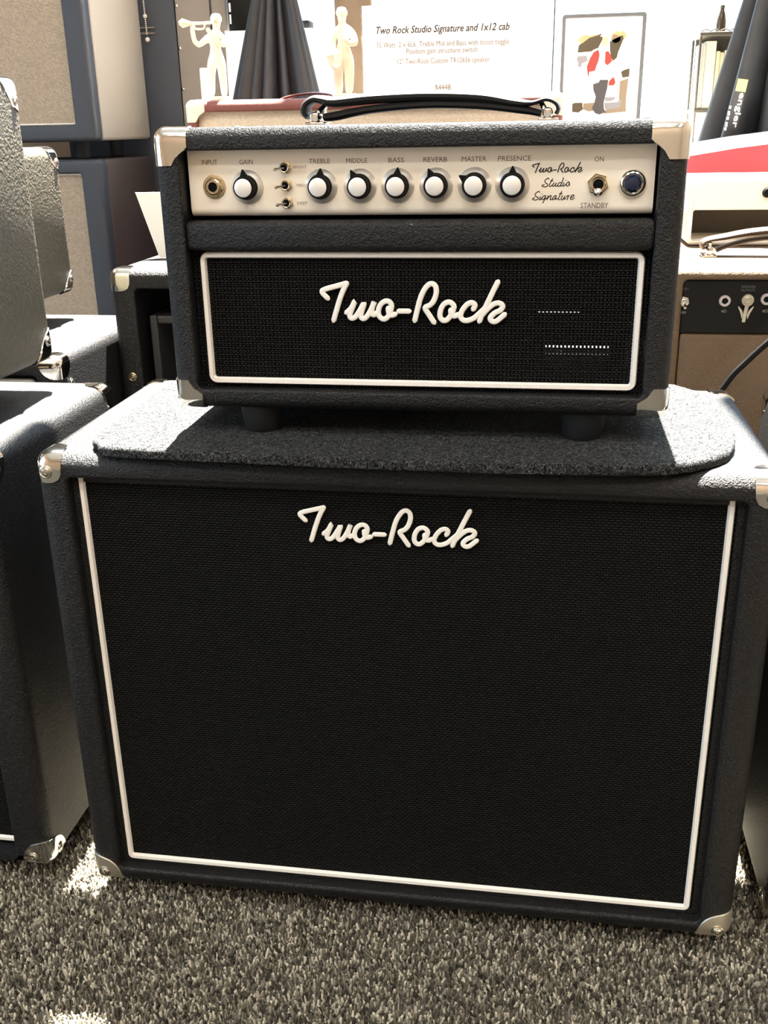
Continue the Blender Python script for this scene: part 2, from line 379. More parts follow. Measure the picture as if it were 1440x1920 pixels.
# unseen ceiling lamps added as soft fill for the front faces
for (x, y), lab in zip(LAMPS, ('left lamp of the nearer row', 'middle lamp of the nearer row', 'right lamp of the nearer row', 'left lamp of the farther row', 'middle lamp of the farther row', 'right lamp of the farther row')):
    t = thing('fill_lamp', 'square fill lamp added on the ceiling behind the viewer, '+lab, 'lamp', (x, y, RZ-.03), 'added fill lamps')
    b = NB(); box(b, x-.26, x+.26, y-.26, y+.26, RZ-.03, RZ, .004); obj('lamp_housing', b, LEDGE, t, smooth=False)
    ld = bpy.data.lights.new('fill_light', 'AREA'); ld.shape = 'SQUARE'; ld.size = .5; ld.energy = LAMP_W; ld.color = (1, .93, .84)
    lo = bpy.data.objects.new('fill_light', ld); link(lo, t); lo.location = (0, 0, -.006)

# two unlit tubes added above the view to shade the carpet from sun
for PX, PYY, pr_, side in ((-.358, .540, .034, 'left'), (.284, .640, .034, 'right')):
    t = thing('sun_blocker', side+' one of two unlit tubes added under the ceiling to shade the carpet', 'lamp', (PX, PYY, 1.87), 'added sun blockers')
    b = NB(); lathe(b, [(pr_-.002, 1.870), (pr_, 1.873), (pr_, 2.370), (pr_-.007, 2.385), (.003, 2.388)], (PX, PYY, 0), (0, 0, 1), 24); obj('blocker_tube', b, BLKP, t)
    b = NB(); tube(b, [(PX, PYY, 2.385), (PX, PYY, RZ)], .0025, 8, smooth=False); obj('cord', b, RUB, t)

# ------------------------------------------------------------------ amplifier hardware
def cap_bm(corner, sgn, r, Ls, style, t=.0011):
    """stamped metal corner: three lobes wrapped over a rounded cabinet corner"""
    c = Vector(corner); bm = NB(); nth, nrho = 10, 12
    def Rf(th, Lx):
        cu, su = math.cos(th), math.sin(th)
        if style == 'notch':
            q = Lx/max(cu, su); rc = Lx*.42
            # stop where the ray meets the concave bite at the inner corner
            bq = Lx*(cu+su); disc = bq*bq - (2*Lx*Lx - rc*rc)
            if disc > 0: q = min(q, bq - math.sqrt(disc))
            return q
        e = {'square': 5.0, 'leaf': 1.7, 'round': 2.6}[style]
        return Lx/((cu**e + su**e)**(1/e))
    def mp(p, off):
        pc = Vector((max(p.x, r), max(p.y, r), max(p.z, r))); d = (p-pc)
        q = pc + d.normalized()*(r+off); return Vector((c.x + sgn[0]*q.x, c.y + sgn[1]*q.y, c.z + sgn[2]*q.z))
    for k in range(3):
        ia, ib = [i for i in range(3) if i != k]; grid = []
        for a in range(nth+1):
            th = PI/2*a/nth; Rm = Rf(th, Ls); row = []
            for j in range(nrho+1):
                rho = Rm*(j/nrho)**.9; p = Vector((0, 0, 0)); p[ia] = rho*math.cos(th); p[ib] = rho*math.sin(th)
                row.append(bm.verts.new(mp(p, t)))
            p = Vector((0, 0, 0)); p[ia] = Rm*1.02*math.cos(th); p[ib] = Rm*1.02*math.sin(th)
            row.append(bm.verts.new(mp(p, -.0004))); grid.append(row)
        for a in range(nth):
            for j in range(nrho+1):
                f = (grid[a][j], grid[a+1][j], grid[a+1][j+1], grid[a][j+1])
                try: bm.faces.new(f)
                except ValueError: pass
    bmesh.ops.remove_doubles(bm, verts=bm.verts[:], dist=1e-5)
    return bm
def screw_bm(p, ax, r=.0042):
    p = Vector(p); ax = Vector(ax).normalized(); bm = NB()
    lathe(bm, [(r*1.35, -.0004), (r*1.35, .0004), (r*1.1, .0009), (r, .0006), (r*.9, .0014), (r*.5, .0020), (r*.34, .0021), (r*.30, .0009), (0.0001, .0007)], p, ax, 16)
    return bm
def add_cap(t, corner, sgn, r, Ls, style='square', screws=(), mat=None):
    c = obj('corner_cap', cap_bm(corner, sgn, r, Ls, style), mat or CHROME, t, ang=50)
    for ax, fu, fv in screws:          # axis index of the face carrying the screw
        ia, ib = [i for i in range(3) if i != ax]; p = [0, 0, 0]; p[ia] = fu*Ls; p[ib] = fv*Ls; p[ax] = -.0010
        P = [corner[i] + sgn[i]*p[i] for i in range(3)]; d = [0, 0, 0]; d[ax] = -sgn[ax]
        obj('screw', screw_bm(P, d), STEEL, c)
    return c
def add_foot(t, x, y, z0, z1, r0=.015, r1=.019, mat=None):
    b = NB(); lathe(b, [(r0*.9, z0), (r0, z0+.002), (r1, z1-.001), (r1, z1)], (x, y, 0), (0, 0, 1), 28); return obj('foot', b, mat or RUB, t)
def piping_bm(x0, x1, z0, z1, y, w=.0052, rad=.007, h=.003):
    n = 6; L_ = []
    prof = [(0, .003), (0, -h*.3), (w*.2, -h), (w*.8, -h), (w, -h*.3), (w, .003)]
    for d, dy in prof: L_.append([Vector((x, y+dy, z)) for x, z in rrect(x0+d, x1-d, z0+d, z1-d, max(rad-d, .001), n)])
    return loft(NB(), L_ + [L_[0]], True)
# script lettering strokes, in units of one photo pixel about the word centre
def tr(pts, k, ox, oy, cx, cy): return [((x/k + ox) - cx, (y/k + oy) - cy) for x, y in pts]
TW = [tr(p, 8.0, 590, 520, 770, 567) for p in (
    [(165, 335), (78, 240), (130, 198), (300, 152), (465, 108)], [(465, 108), (400, 225), (330, 400), (243, 665)],
    [(445, 545), (520, 480), (578, 375), (535, 480), (495, 590), (530, 630), (590, 600), (660, 500), (722, 400), (680, 530), (668, 605), (710, 635), (770, 590), (830, 490), (880, 380), (850, 450), (835, 540), (865, 575), (925, 540)],
    [(1145, 430), (1110, 378), (1040, 372), (970, 430), (938, 520), (955, 600), (1020, 638), (1090, 595), (1130, 500), (1145, 430)],
    [(1090, 470), (1100, 545), (1140, 580), (1200, 558)], [(1248, 516), (1412, 516)])]
TW += [tr(p, 7.2, 760, 520, 770, 567) for p in (
    [(120, 590), (160, 430), (210, 260), (280, 140), (345, 98), (402, 130), (413, 220), (380, 320), (330, 380), (262, 418), (310, 500), (385, 612)],
    [(655, 390), (620, 352), (570, 340), (510, 375), (472, 450), (465, 530), (500, 580), (550, 580), (605, 525), (640, 450), (655, 390)],
    [(610, 440), (618, 500), (660, 525), (715, 500)],
    [(912, 430), (935, 375), (895, 345), (835, 365), (770, 440), (742, 520), (770, 570), (830, 582), (920, 550), (1000, 480), (1085, 400)],
    [(1235, 68), (1180, 180), (1100, 350), (1040, 480), (997, 590)],
    [(1020, 520), (1110, 420), (1190, 358), (1260, 348), (1305, 385), (1275, 440), (1200, 478), (1143, 540), (1165, 585), (1230, 583), (1335, 492)])]
def script_bm(strokes, org, sx, sz, rad, depth=.8, seg=8, res=4, shz=0.0):
    bm = NB()
    for s in strokes:
        pts = [(org[0] + u*sx, org[1], org[2] - v*sz + u*shz) for u, v in s]
        tube(bm, pts, rad, seg, depth, (0, 1, 0), res)
    return bm
ST = [tr(p, 13.09, 990, 295, 1045, 340) for p in (
    [(510, 535), (500, 510), (460, 520), (410, 570), (430, 620), (480, 650), (480, 690), (420, 715), (350, 700), (350, 680), (400, 660)],
    [(600, 520), (560, 600), (520, 690), (560, 705), (620, 650)], [(550, 575), (610, 570)],
    [(640, 620), (600, 690), (640, 700), (700, 620), (670, 690), (700, 705), (740, 680)],
    [(820, 620), (770, 620), (730, 680), (760, 710), (820, 650), (870, 500)], [(830, 630), (800, 700), (850, 690)],
    [(890, 620), (860, 690), (880, 705), (930, 660)], [(933, 563), (937, 567)],
    [(1000, 600), (950, 640), (950, 690), (990, 700), (1020, 640), (1000, 600), (1030, 680)],
    [(290, 850), (270, 825), (220, 850), (180, 900), (200, 945), (260, 975), (250, 1015), (190, 1035), (125, 1020), (125, 1000), (170, 980)],
    [(320, 950), (290, 1020), (310, 1030), (360, 970)], [(348, 888), (352, 892)],
    [(440, 930), (390, 940), (350, 1000), (380, 1030), (440, 960), (450, 930)], [(450, 930), (420, 1030), (380, 1110)], [(430, 1020), (490, 980)],
    [(510, 930), (480, 1030)], [(490, 1000), (560, 930), (580, 940), (560, 1020), (590, 1030), (630, 990)],
    [(700, 930), (650, 950), (620, 1010), (650, 1030), (700, 960), (710, 930), (690, 1020), (740, 1000)],
    [(840, 830), (790, 940), (760, 1020), (800, 1030)], [(780, 890), (850, 885)],
    [(860, 930), (830, 1020), (870, 1030), (930, 940), (900, 1020), (950, 1000)],
    [(960, 960), (1000, 930), (1010, 945), (1030, 930)], [(1010, 940), (980, 1030)],
    [(1070, 990), (1140, 950), (1140, 920), (1090, 930), (1060, 1000), (1090, 1030), (1160, 990)])]

# ------------------------------------------------------------------ 1x12 speaker cabinet in front
CW, CD, CZ0, CZ1 = .300, .270, .020, .4585
cab = thing('speaker_cabinet', 'large black speaker cabinet in the middle with white piping and ivory script logo', 'speaker', (0, CD/2, 0))
obj('cabinet_shell', shell_bm(-CW, CW, 0, CD, CZ0, CZ1, (-.272, .272, .038, .4375), .020, .014, .014, .003, .003), BLK, cab)
obj('grille_cloth', box(NB(), -.2715, .2715, .0125, .019, .0385, .437), CLOTH, cab, smooth=False)
obj('piping', piping_bm(-.2665, .2640, .0420, .4420, .0125, .0054, .006), PIPE, cab)
obj('baffle_edge', loft(NB(), [ring(-.2718, .2718, .0383, .4372, .003, .0135), ring(-.2718, .2718, .0383, .4372, .003, .0105), ring(-.2718, .2718, .0383, .4372, .003, .0105, .006), ring(-.2718, .2718, .0383, .4372, .003, .0135, .006)]), BLK, cab)
obj('script_logo', script_bm(TW, (-.0052, .0088, .4030), .000418, .000424, .00205, .60), LOGO, cab)
cl = .0255
for sx in (-1, 1):
    for top in (0, 1):
        for bk in (0, 1):
            cor = (sx*CW, CD if bk else 0, CZ1 if top else CZ0)
            add_cap(cab, cor, (-sx, -1 if bk else 1, -1 if top else 1), .0138, cl if top else .030, 'square' if top else 'round',
                    [(1, .48, .62)] if (top and not bk) else ([(1, .42, .42)] if not bk else []), CHROME if top else MATTE)
for x in (-.225, .225):
    for y in (.045, .225): add_foot(cab, x, y, 0, .021, .017, .020)

# ------------------------------------------------------------------ felt mat on the cabinet
def mat_bm():
    out = [(-.2545, .030), (-.244, .008), (-.222, -.006), (-.10, -.0125), (.03, -.0160), (.16, -.0135), (.215, -.004), (.250, .020), (.266, .052), (.2725, .10), (.2735, .17),
           (.268, .205), (.252, .232), (.225, .249), (.1, .252), (-.1, .252), (-.235, .252), (-.2545, .240), (-.256, .13)]
    P = [Vector((x, y, 0)) for x, y in out]; Q = []; n = len(P)
    for i in range(n):
        p0, p1, p2, p3 = P[i-1], P[i], P[(i+1) % n], P[(i+2) % n]
        for k in range(6):
            t = k/6; Q.append(.5*((2*p1)+(p2-p0)*t+(2*p0-5*p1+4*p2-p3)*t*t+(3*p1-p0-3*p2+p3)*t**3))
    rnd = random.Random(2); c = Vector((0, .12, 0)); loops = []
    for z, k in ((.4592, .992), (.4596, .999), (.4625, 1.0), (.4658, .999), (.4672, .993), (.4675, .97)):
        loops.append([c + (q-c)*k + Vector((rnd.uniform(-.0004, .0004), rnd.uniform(-.0004, .0004), z + rnd.uniform(-.0003, .0003))) for q in Q])
    return loft(NB(), loops, True, True, True)
tag(obj('felt_mat', mat_bm(), FELT, None, (0, .12, .4592), ang=60), 'grey felt mat with rounded corners lying between amplifier head and speaker cabinet', 'mat')

# ------------------------------------------------------------------ amplifier head
HX0, HX1, HY, HD, HZ0, HZ1 = -.183, .211, .035, .212, .4905, .7066
head = thing('amplifier_head', 'black amplifier head on the felt mat with champagne control panel, seven knobs and script logo', 'amplifier', (.014, HY+HD/2, .4675))
obj('cabinet_shell', shell_bm(HX0, HX1, HY, HY+HD, HZ0, HZ1, (-.1635, .1915, .5065, .6900), HD-.006, .0105, .0090, .002, .003, back=False, lip=(-.1635, .1915, .4938, .6900)), BLK, head)
obj('crossbar', box(NB(), -.1642, .1922, HY+.002, HY+.030, .6165, .6385, .004, 3), BLK, head)
GY = HY+.012
obj('grille_cloth', box(NB(), -.1630, .1910, GY+.0005, GY+.0015, .507, .6168), CLOTHH, head, smooth=False)
obj('piping', piping_bm(-.1565, .1868, .5095, .6150, GY, .0050, .007), PIPE, head)
obj('script_logo', script_bm(TW, (.0120, GY-.0032, .5773), .000413, .000417, .00212, .62), LOGO, head)
# rear panel with two slots shaped to show the backlit card, dark inside
b = NB(); yb0, yb1 = HY+HD-.010, HY+HD-.006
for x0, x1, z0, z1 in ((-.1635, .1915, .5375, .690), (-.1635, .1915, .5052, .5362), (-.1635, .117, .4938, .5052), (.1765, .1915, .4938, .5052), (.117, .1765, .4938, .4965)):
    box(b, x0, x1, yb0, yb1, z0, z1)
box(b, -.1635, .108, yb0, yb1, .5355, .5380); box(b, .147, .1915, yb0, yb1, .5355, .5380)
obj('back_panel', b, VOID, head, smooth=False)
obj('glare_liner', box(NB(), -.1634, .1914, HY+.0225, yb0-.0005, .4939, .4946), VOID, head, smooth=False)  # dark board added to soak up slot light on the inner floor
obj('chassis', box(NB(), -.1625, .1905, HY+.020, HY+HD-.02, .6420, .6888), VOID, head, smooth=False)
# control panel with rolled lower lip
PY = HY+.014; pz0, pz1 = .6415, .6898
prof = [(PY+.004, pz1), (PY, pz1), (PY, pz0+.006)] + [(PY+.005*(1-math.cos(a)), pz0+.006-.006*math.sin(a)) for a in (PI/8, PI/4, 3*PI/8, PI/2)] + [(PY+.012, pz0), (PY+.012, pz0+.003), (PY+.006, pz0+.006), (PY+.004, pz0+.01)]
obj('control_panel', loft(NB(), [[Vector((x, y, z)) for y, z in prof] for x in (-.1610, .1895)], True, True, True), PANEL, head)
ZK = .6630
def knob(x, ang):
    k = NB(); lathe(k, [(.0127, 0), (.0127, -.0007), (.0120, -.0016), (.0092, -.0042), (.0090, -.004)], (x, PY, ZK), (0, 1, 0), 40)
    # axis +y: negative heights come toward the viewer
    kn = obj('knob', k, SKIRT, head)
    b = NB(); lathe(b, [(.0090, -.0035), (.0090, -.0060), (.0084, -.0066), (.0080, -.0125), (.0076, -.0131), (.0066, -.0132)], (x, PY, ZK), (0, 1, 0), 40)
    rt = Matrix.Rotation(R(ang), 3, 'Y')
    w = NB(); vs = []
    for yy in (-.0046, -.0062):
        for px, pz in ((-.0030, .0082), (.0030, .0082), (.0004, .0132), (-.0004, .0132)): vs.append(w.verts.new(Vector((x, PY+yy, ZK)) + rt @ Vector((px, 0, pz))))
    for f in ((0, 1, 2, 3), (7, 6, 5, 4), (0, 4, 5, 1), (1, 5, 6, 2), (2, 6, 7, 3), (3, 7, 4, 0)): w.faces.new([vs[i] for i in f])
    merge(b, w); obj('pointer_skirt', b, BLKP, kn)
    c = NB(); lathe(c, [(.0067, -.0120), (.0067, -.0134), (.0060, -.0138), (.0001, -.0137)], (x, PY, ZK), (0, 1, 0), 36); obj('knob_cap', c, KNOBC, kn)
KX = [-.1146, -.0568, -.0267, .0019, .0309, .0595, .0875]
for x, a in zip(KX, (-8, 4, -28, 4, -24, -58, 0)): knob(x, a)
# input jack
j = NB(); lathe(j, [(.0090, 0), (.0090, -.0006), (.0080, -.0009)], (-.141, PY, .6635), (0, 1, 0), 32); lathe(j, [(.0076, -.0008), (.0076, -.0020), (.0070, -.0026), (.0062, -.0026)], (-.141, PY, .6635), (0, 1, 0), 6)
lathe(j, [(.0062, -.001), (.0062, -.0042), (.0052, -.0050), (.0036, -.0050), (.0034, .002)], (-.141, PY, .6635), (0, 1, 0), 28, cap=False)
jj = obj('input_jack', j, plain('brass_nickel', (.66, .55, .38), .25, 1), head)
d = NB(); lathe(d, [(.0035, -.0040), (.0001, -.0039)], (-.141, PY, .6635), (0, 1, 0), 20); obj('jack_hole', d, VOID, jj)
BR = bpy.data.materials['brass_nickel']
def mini_toggle(x, z):
    b = NB(); lathe(b, [(.0046, 0), (.0046, -.0016), (.0040, -.0018)], (x, PY, z), (0, 1, 0), 6); lathe(b, [(.0038, -.0015), (.0038, -.0055), (.0031, -.0062), (.0026, -.0060), (.0026, -.0040)], (x, PY, z), (0, 1, 0), 20)
    t = obj('mini_toggle', b, BR, head)
    h = NB(); lathe(h, [(.0026, -.0052), (.0001, -.0051)], (x, PY, z), (0, 1, 0), 16); obj('bushing_hole', h, VOID, t)
    l = NB(); tube(l, [(x, PY-.004, z), (x-.0045, PY-.0085, z-.0006), (x-.0062, PY-.010, z-.001)], .0010, 10, rads=[.0008, .0009, .0013]); obj('toggle_lever', l, STEEL, t)
for x, z in ((-.0838, .6768), (-.0836, .6640), (-.0834, .6512)): mini_toggle(x, z)
# standby switch
b = NB(); lathe(b, [(.0078, 0), (.0078, -.0018), (.0070, -.0024), (.0056, -.0024)], (.1494, PY, .6626), (0, 1, 0), 6)
lathe(b, [(.0056, -.0018), (.0056, -.0060), (.0048, -.0070), (.0038, -.0068), (.0036, -.004)], (.1494, PY, .6626), (0, 1, 0), 28)
sw = obj('standby_switch', b, BR, head)
h = NB(); lathe(h, [(.0037, -.0062), (.0001, -.0061)], (.1494, PY, .6626), (0, 1, 0), 20); obj('bushing_hole', h, VOID, sw)
l = NB(); tube(l, [(.1494, PY-.004, .6626), (.1492, PY-.010, .6602), (.1490, PY-.0165, .6578)], .002, 14, rads=[.0016, .0022, .0031]); obj('toggle_lever', l, CHROME, sw)
# pilot jewel
b = NB(); lathe(b, [(.0100, 0), (.0100, -.0010), (.0094, -.0024), (.0084, -.0036), (.0074, -.0040), (.0064, -.0034)], (.1741, PY, .6630), (0, 1, 0), 36)
pl = obj('pilot_lamp', b, CHROME, head)
b = NB(); lathe(b, [(.0064, -.0030), (.0062, -.0044), (.0045, -.0066), (.0001, -.0074)], (.1741, PY, .6630), (0, 1, 0), 10); obj('jewel_lens', b, JEWEL, pl, ang=20)
# panel lettering, each word a part
PPR = plain('panel_print', (.16, .13, .11), .6)
for s_, x, z, h_, w in [('INPUT', -.1435, .6815, .0034, .0123), ('GAIN', -.1147, .6813, .0034, .0105), ('TREBLE', -.0575, .6812, .0034, .0162), ('MIDDLE', -.0290, .6812, .0034, .0160), ('BASS', .0010, .6812, .0034, .0117),
        ('REVERB', .0302, .6812, .0034, .0177), ('MASTER', .0590, .6812, .0034, .0182), ('PRESENCE', .0885, .6812, .0034, .0240), ('ON', .1493, .6799, .0034, .0066), ('STANDBY', .1477, .6478, .0036, .0198)]:
    obj('panel_lettering', text_bm(s_, h_, w, (x, PY, z)), PPR, head, smooth=False)
for s_, x, z, w in (('BRIGHT', -.0728, .6772, .0108), ('MID', -.0728, .6640, .0058), ('DEEP', -.0722, .6510, .0080)):
    obj('switch_lettering', text_bm(s_, .0021, w, (x, PY, z)), GREYINK, head, smooth=False)
b = script_bm([[(u*.27*1.0 - 1.8, v*.245 - 25.3) for u, v in s] for s in TW], (.1201, PY-.0001, .6648), .000384, .00038, .00042, .5, 6, 3)
merge(b, script_bm(ST, (.1201, PY-.0001, .6648), .000384, .00038, .00036, .5, 6, 3))
obj('script_print', b, INK, head)
for sx, cx in ((-1, HX0), (1, HX1)):
    for top in (0, 1):
        for bk in (0, 1):
            add_cap(head, (cx, HY+HD if bk else HY, HZ1 if top else HZ0), (-sx, -1 if bk else 1, -1 if top else 1), .0088, .0270 if top else .0235, 'notch')
for x in (-.117, .148):
    for y in (.060, .215): add_foot(head, x, y, .4676, .4910, .0150, .0185)
# strap handle
HYC = .135
SLING = plain('black_vinyl_handle', (.008, .0075, .007), .55, spec=.25, bump=.12, scale=260)
def P3(*q): return [(x, HYC, z) for x, z in q]
b = NB(); strap(b, P3((-.0830, .7125), (-.0860, .7165), (-.0845, .7225), (-.0775, .7265), (-.0700, .7255), (-.0600, .7240), (-.0300, .7262), (.0145, .7272), (.0570, .7252), (.0850, .7205), (.0985, .7200), (.1090, .7225), (.1165, .7200), (.1192, .7155), (.1175, .7115)),
                .026, [.004, .005, .0055, .0058, .007, .0085, .0086, .0086, .0086, .0075, .0036, .0030, .0032, .0034, .0034])
hd = obj('handle', b, SLING, head)
b = NB(); strap(b, P3((-.0695, .7125), (-.0600, .7135), (-.0300, .7180), (.0145, .7205), (.0570, .7190), (.0880, .7155), (.1000, .7135), (.1060, .7120)), .025, [.006, .007, .0062, .006, .006, .0062, .0055, .005])
obj('handle_underlayer', b, SLING, hd)
for xa, d in ((-.0765, 1), (.1110, -1)):
    b = NB(); box(b, xa-.0075, xa+.0085, HYC-.017, HYC+.017, .7058, .7090, .001)
    box(b, xa-.004, xa+.004, HYC-.0145, HYC+.0145, .7085, .7165, .003)
    tube(b, [(xa+d*.003, HYC-.012, .716), (xa+d*.006, HYC, .7205), (xa+d*.003, HYC+.012, .716)], .0022, 8)
    obj('handle_bracket', b, CHROME, head)

# card added behind the head so bright dots show through weave and slots
tag(obj('backlight_card', box(NB(), .10, .19, .2600, .2610, .4588, .545), THIN, None, (.145, .2605, .4588), smooth=False),
    'small white card added behind the amplifier head to make bright dots in its grille', 'card')

# ------------------------------------------------------------------ neighbouring amplifiers
def simple_cab(name, label, cat, x0, x1, y0, y1, z0, z1, foot, op=None, recess=.015, mat=BLK, cloth=CLOTH, pipe=True, r=.012, capsel=(), capL=.026, capstyle='round', footr=.018, rr=.014, capmat=None, group=None, shells=None):
    zb = z0-foot
    t = thing(name, label, cat, ((x0+x1)/2, (y0+y1)/2, zb), group)
    op = op or (x0+.03, x1-.03, z0+.022, z1-.022)
    obj('cabinet_shell', shell_bm(x0, x1, y0, y1, z0, z1, op, recess, rr, r, .003, .003), mat, t)
    if cloth: obj('grille_cloth', box(NB(), op[0], op[1], y0+recess-.004, y0+recess+.002, op[2], op[3]), cloth, t, smooth=False)
    if pipe: obj('piping', piping_bm(op[0]+.005, op[1]-.005, op[2]+.005, op[3]-.005, y0+recess-.004), PIPE, t)
    for (ix, iy, iz), sc in capsel:
        add_cap(t, (x1 if ix else x0, y1 if iy else y0, z1 if iz else z0), (-1 if ix else 1, -1 if iy else 1, -1 if iz else 1), r-.0002, capL, capstyle, sc, capmat)
    if foot > .001:
        for x in (x0+.06, x1-.06):
            for y in (y0+.05, y1-.05): add_foot(t, x, y, zb+(.0004 if zb > .1 else 0), z0+.001, footr*.85, footr)
    return t
# left neighbour: black cabinet, only its right end in the picture
AX = -.348
simple_cab('speaker_cabinet', 'black speaker cabinet at left edge, standing on carpet under the worn head', 'speaker', -.948, AX, .010, .285, .020, .449, .020,
           op=(-.915, -.386, .028, .425), recess=.025, capsel=[((1, 0, 0), [(1, .62, .42), (0, .6, .42)]), ((1, 0, 1), [(0, .5, .5)]), ((1, 1, 1), [])], capL=.030, capmat=None)
BX = -.394
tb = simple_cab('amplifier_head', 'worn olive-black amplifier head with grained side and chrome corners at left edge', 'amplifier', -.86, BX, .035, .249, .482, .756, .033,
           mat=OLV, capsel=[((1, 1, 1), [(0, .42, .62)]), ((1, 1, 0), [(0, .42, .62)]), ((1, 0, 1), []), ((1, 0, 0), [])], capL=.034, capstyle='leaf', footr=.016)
# second row, left: low black cabinet and a head on tall feet on it
simple_cab('speaker_cabinet', 'low sunlit-topped black cabinet in the second row at left, behind the worn head', 'speaker', -1.02, -.418, .300, .578, .020, .471, .020,
           capsel=[((1, 0, 1), [(0, .9, 1.3)]), ((1, 1, 1), [])], capL=.026)
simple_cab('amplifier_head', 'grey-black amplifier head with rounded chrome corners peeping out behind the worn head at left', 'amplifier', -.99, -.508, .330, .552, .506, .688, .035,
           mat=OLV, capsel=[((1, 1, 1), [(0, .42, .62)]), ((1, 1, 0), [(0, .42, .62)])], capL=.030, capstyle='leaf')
# second row, middle: combo seen from behind
te = simple_cab('combo_amplifier', 'black combo amplifier seen from its open back, left of and behind the small head', 'amplifier', -.415, .232, .450, .780, .020, .548, .020,
           op=(-.384, .20, .06, .524), recess=.10, cloth=None, pipe=False, capsel=[((0, 0, 1), [])], capL=.027, capstyle='square', r=.011)
obj('back_panel', box(NB(), -.384, .20, .545, .552, .06, .524), VOID, te, smooth=False)
b = NB(); box(b, -.376, -.366, .47, .53, .36, .488, .002); box(b, -.366, -.15, .47, .50, .478, .488, .002); obj('inner_bracket', b, plain('dull_black_metal', (.03, .03, .03), .5, .3), te, smooth=False)
obj('thumb_screw', screw_bm((-.3975, .4498, .4143), (0, -1, 0), .0042), BR, te)
# right neighbour
simple_cab('speaker_cabinet', 'black speaker cabinet at the right edge, only its chrome-cornered left side in view', 'speaker', .334, .94, .028, .300, .020, .4560, .020,
           capsel=[((0, 0, 0), [(0, .6, .5)]), ((0, 1, 1), []), ((0, 0, 1), [])], capL=.030)
# tan combo at right seen from behind
TY = .40
tt = thing('combo_amplifier', 'tan combo amplifier at right seen from behind, black rear panel with jacks', 'amplifier', (.5, .6, 0))
obj('cabinet_shell', shell_bm(.245, .80, TY, .80, .02, .5575, (.262, .783, .04, .5445), .20, .010, .010, .003, .003), TAN, tt)
obj('rear_panel', box(NB(), .2625, .7825, TY+.004, TY+.010, .4865, .544, .001), BLKP, tt, smooth=False)
obj('lower_back_panel', box(NB(), .2625, .7825, TY+.002, TY+.016, .045, .4862, .004, 2), TAN, tt)
YP = TY+.004
def jack(x, z, mat, r=.0062):
    b = NB(); lathe(b, [(r, 0), (r, -.0015), (r*.9, -.0024), (r*.55, -.0024), (r*.5, .001)], (x, YP, z), (0, 1, 0), 28); q = obj('speaker_jack', b, mat, tt)
    h = NB(); lathe(h, [(r*.52, -.0012), (.0001, -.0011)], (x, YP, z), (0, 1, 0), 18); obj('jack_hole', h, VOID, q)
PJ = plain('grey_nylon', (.34, .30, .30), .4)
jack(.3070, .5221, PJ); jack(.3500, .5240, PJ)
b = NB(); lathe(b, [(.0060, 0), (.0060, -.0012), (.0052, -.0018)], (.2642, YP, .5207), (0, 1, 0), 6); lathe(b, [(.0042, -.001), (.0042, -.005), (.0034, -.0056)], (.2642, YP, .5207), (0, 1, 0), 20)
q = obj('toggle_switch', b, STEEL, tt)
l = NB(); tube(l, [(.2642, YP-.004, .5207), (.2644, YP-.009, .5175), (.2645, YP-.012, .5155)], .0014, 10, rads=[.0012, .0015, .002]); obj('toggle_lever', l, CHROME, q)
# impedance selector: round head and key-shaped blade
b = NB(); lathe(b, [(.0070, 0), (.0070, -.004), (.0062, -.0052), (.0040, -.0050), (.0034, -.0062), (.0001, -.0064)], (.3300, YP, .5235), (0, 1, 0), 28)
w = NB(); pts = [(.3278, .5180), (.3318, .5180), (.3306, .5105), (.3296, .5000), (.3262, .5000), (.3268, .5105)]
loft(w, [[Vector((x, YP-.001, z)) for x, z in pts], [Vector((x, YP-.005, z)) for x, z in pts]], True, True, True); merge(b, w)
for sx in (-1, 1):
    w = NB(); cx = .3290; pts = [(cx+sx*.0030, .5030), (cx+sx*.0050, .5095), (cx+sx*.0084, .5165), (cx+sx*.0072, .5168), (cx+sx*.0036, .5125), (cx+sx*.0018, .5080)]
    loft(w, [[Vector((x, YP-.001, z)) for x, z in pts], [Vector((x, YP-.0035, z)) for x, z in pts]], True, True, True); merge(b, w)
obj('selector_plug', b, plain('brushed_nickel', (.55, .52, .42), .3, 1), tt)
GP = plain('grey_print', (.22, .22, .22), .7)
for s_, w_, x_, z_ in (('LOW', .0068, .2642, .5090), ('4Ω', .0055, .3070, .5110), ('8Ω', .0055, .3500, .5115)): obj('panel_lettering', text_bm(s_, .0028, w_, (x_, YP, z_)), GP, tt, smooth=False)
DPR = plain('dim_grey_print', (.07, .07, .07), .7)
for s_, w, x, z in (('HIGH', .0078, .2640, .5345), ('SPEAKER', .0150, .3300, .5372), ('OUTPUTS', .0150, .3300, .5335)): obj('dim_lettering', text_bm(s_, .0026, w, (x, YP, z)), DPR, tt, smooth=False)
# its handle
b = NB(); q = [(.2935, .5660), (.2925, .5720), (.2985, .5760), (.3150, .5790), (.3500, .5850), (.40, .588), (.45, .585), (.49, .578), (.50, .568)]
strap(b, [(x, .505, z) for x, z in q], .024, [.004, .0045, .005, .006, .007, .007, .007, .006, .005])
hh = obj('handle', b, plain('brown_leather', (.035, .024, .018), .45), tt)
b = NB(); q = [(.3080, .5640), (.3200, .5690), (.3500, .5760), (.40, .579), (.45, .576), (.48, .567)]; strap(b, [(x, .505, z) for x, z in q], .022, .004); obj('handle_underlayer', b, bpy.data.materials['brown_leather'], hh)
for x in (.300, .488):
    b = NB(); box(b, x-.008, x+.008, .49, .52, .557, .5600, .001); box(b, x-.004, x+.004, .492, .518, .559, .570, .003); lathe(b, [(.002, 0), (.003, .004), (.0001, .006)], (x, .497, .569), (0, 0, 1), 12); obj('handle_bracket', b, CHROME, tt)
for x in (.29, .75):
    for y in (.45, .75): add_foot(tt, x, y, 0, .021)
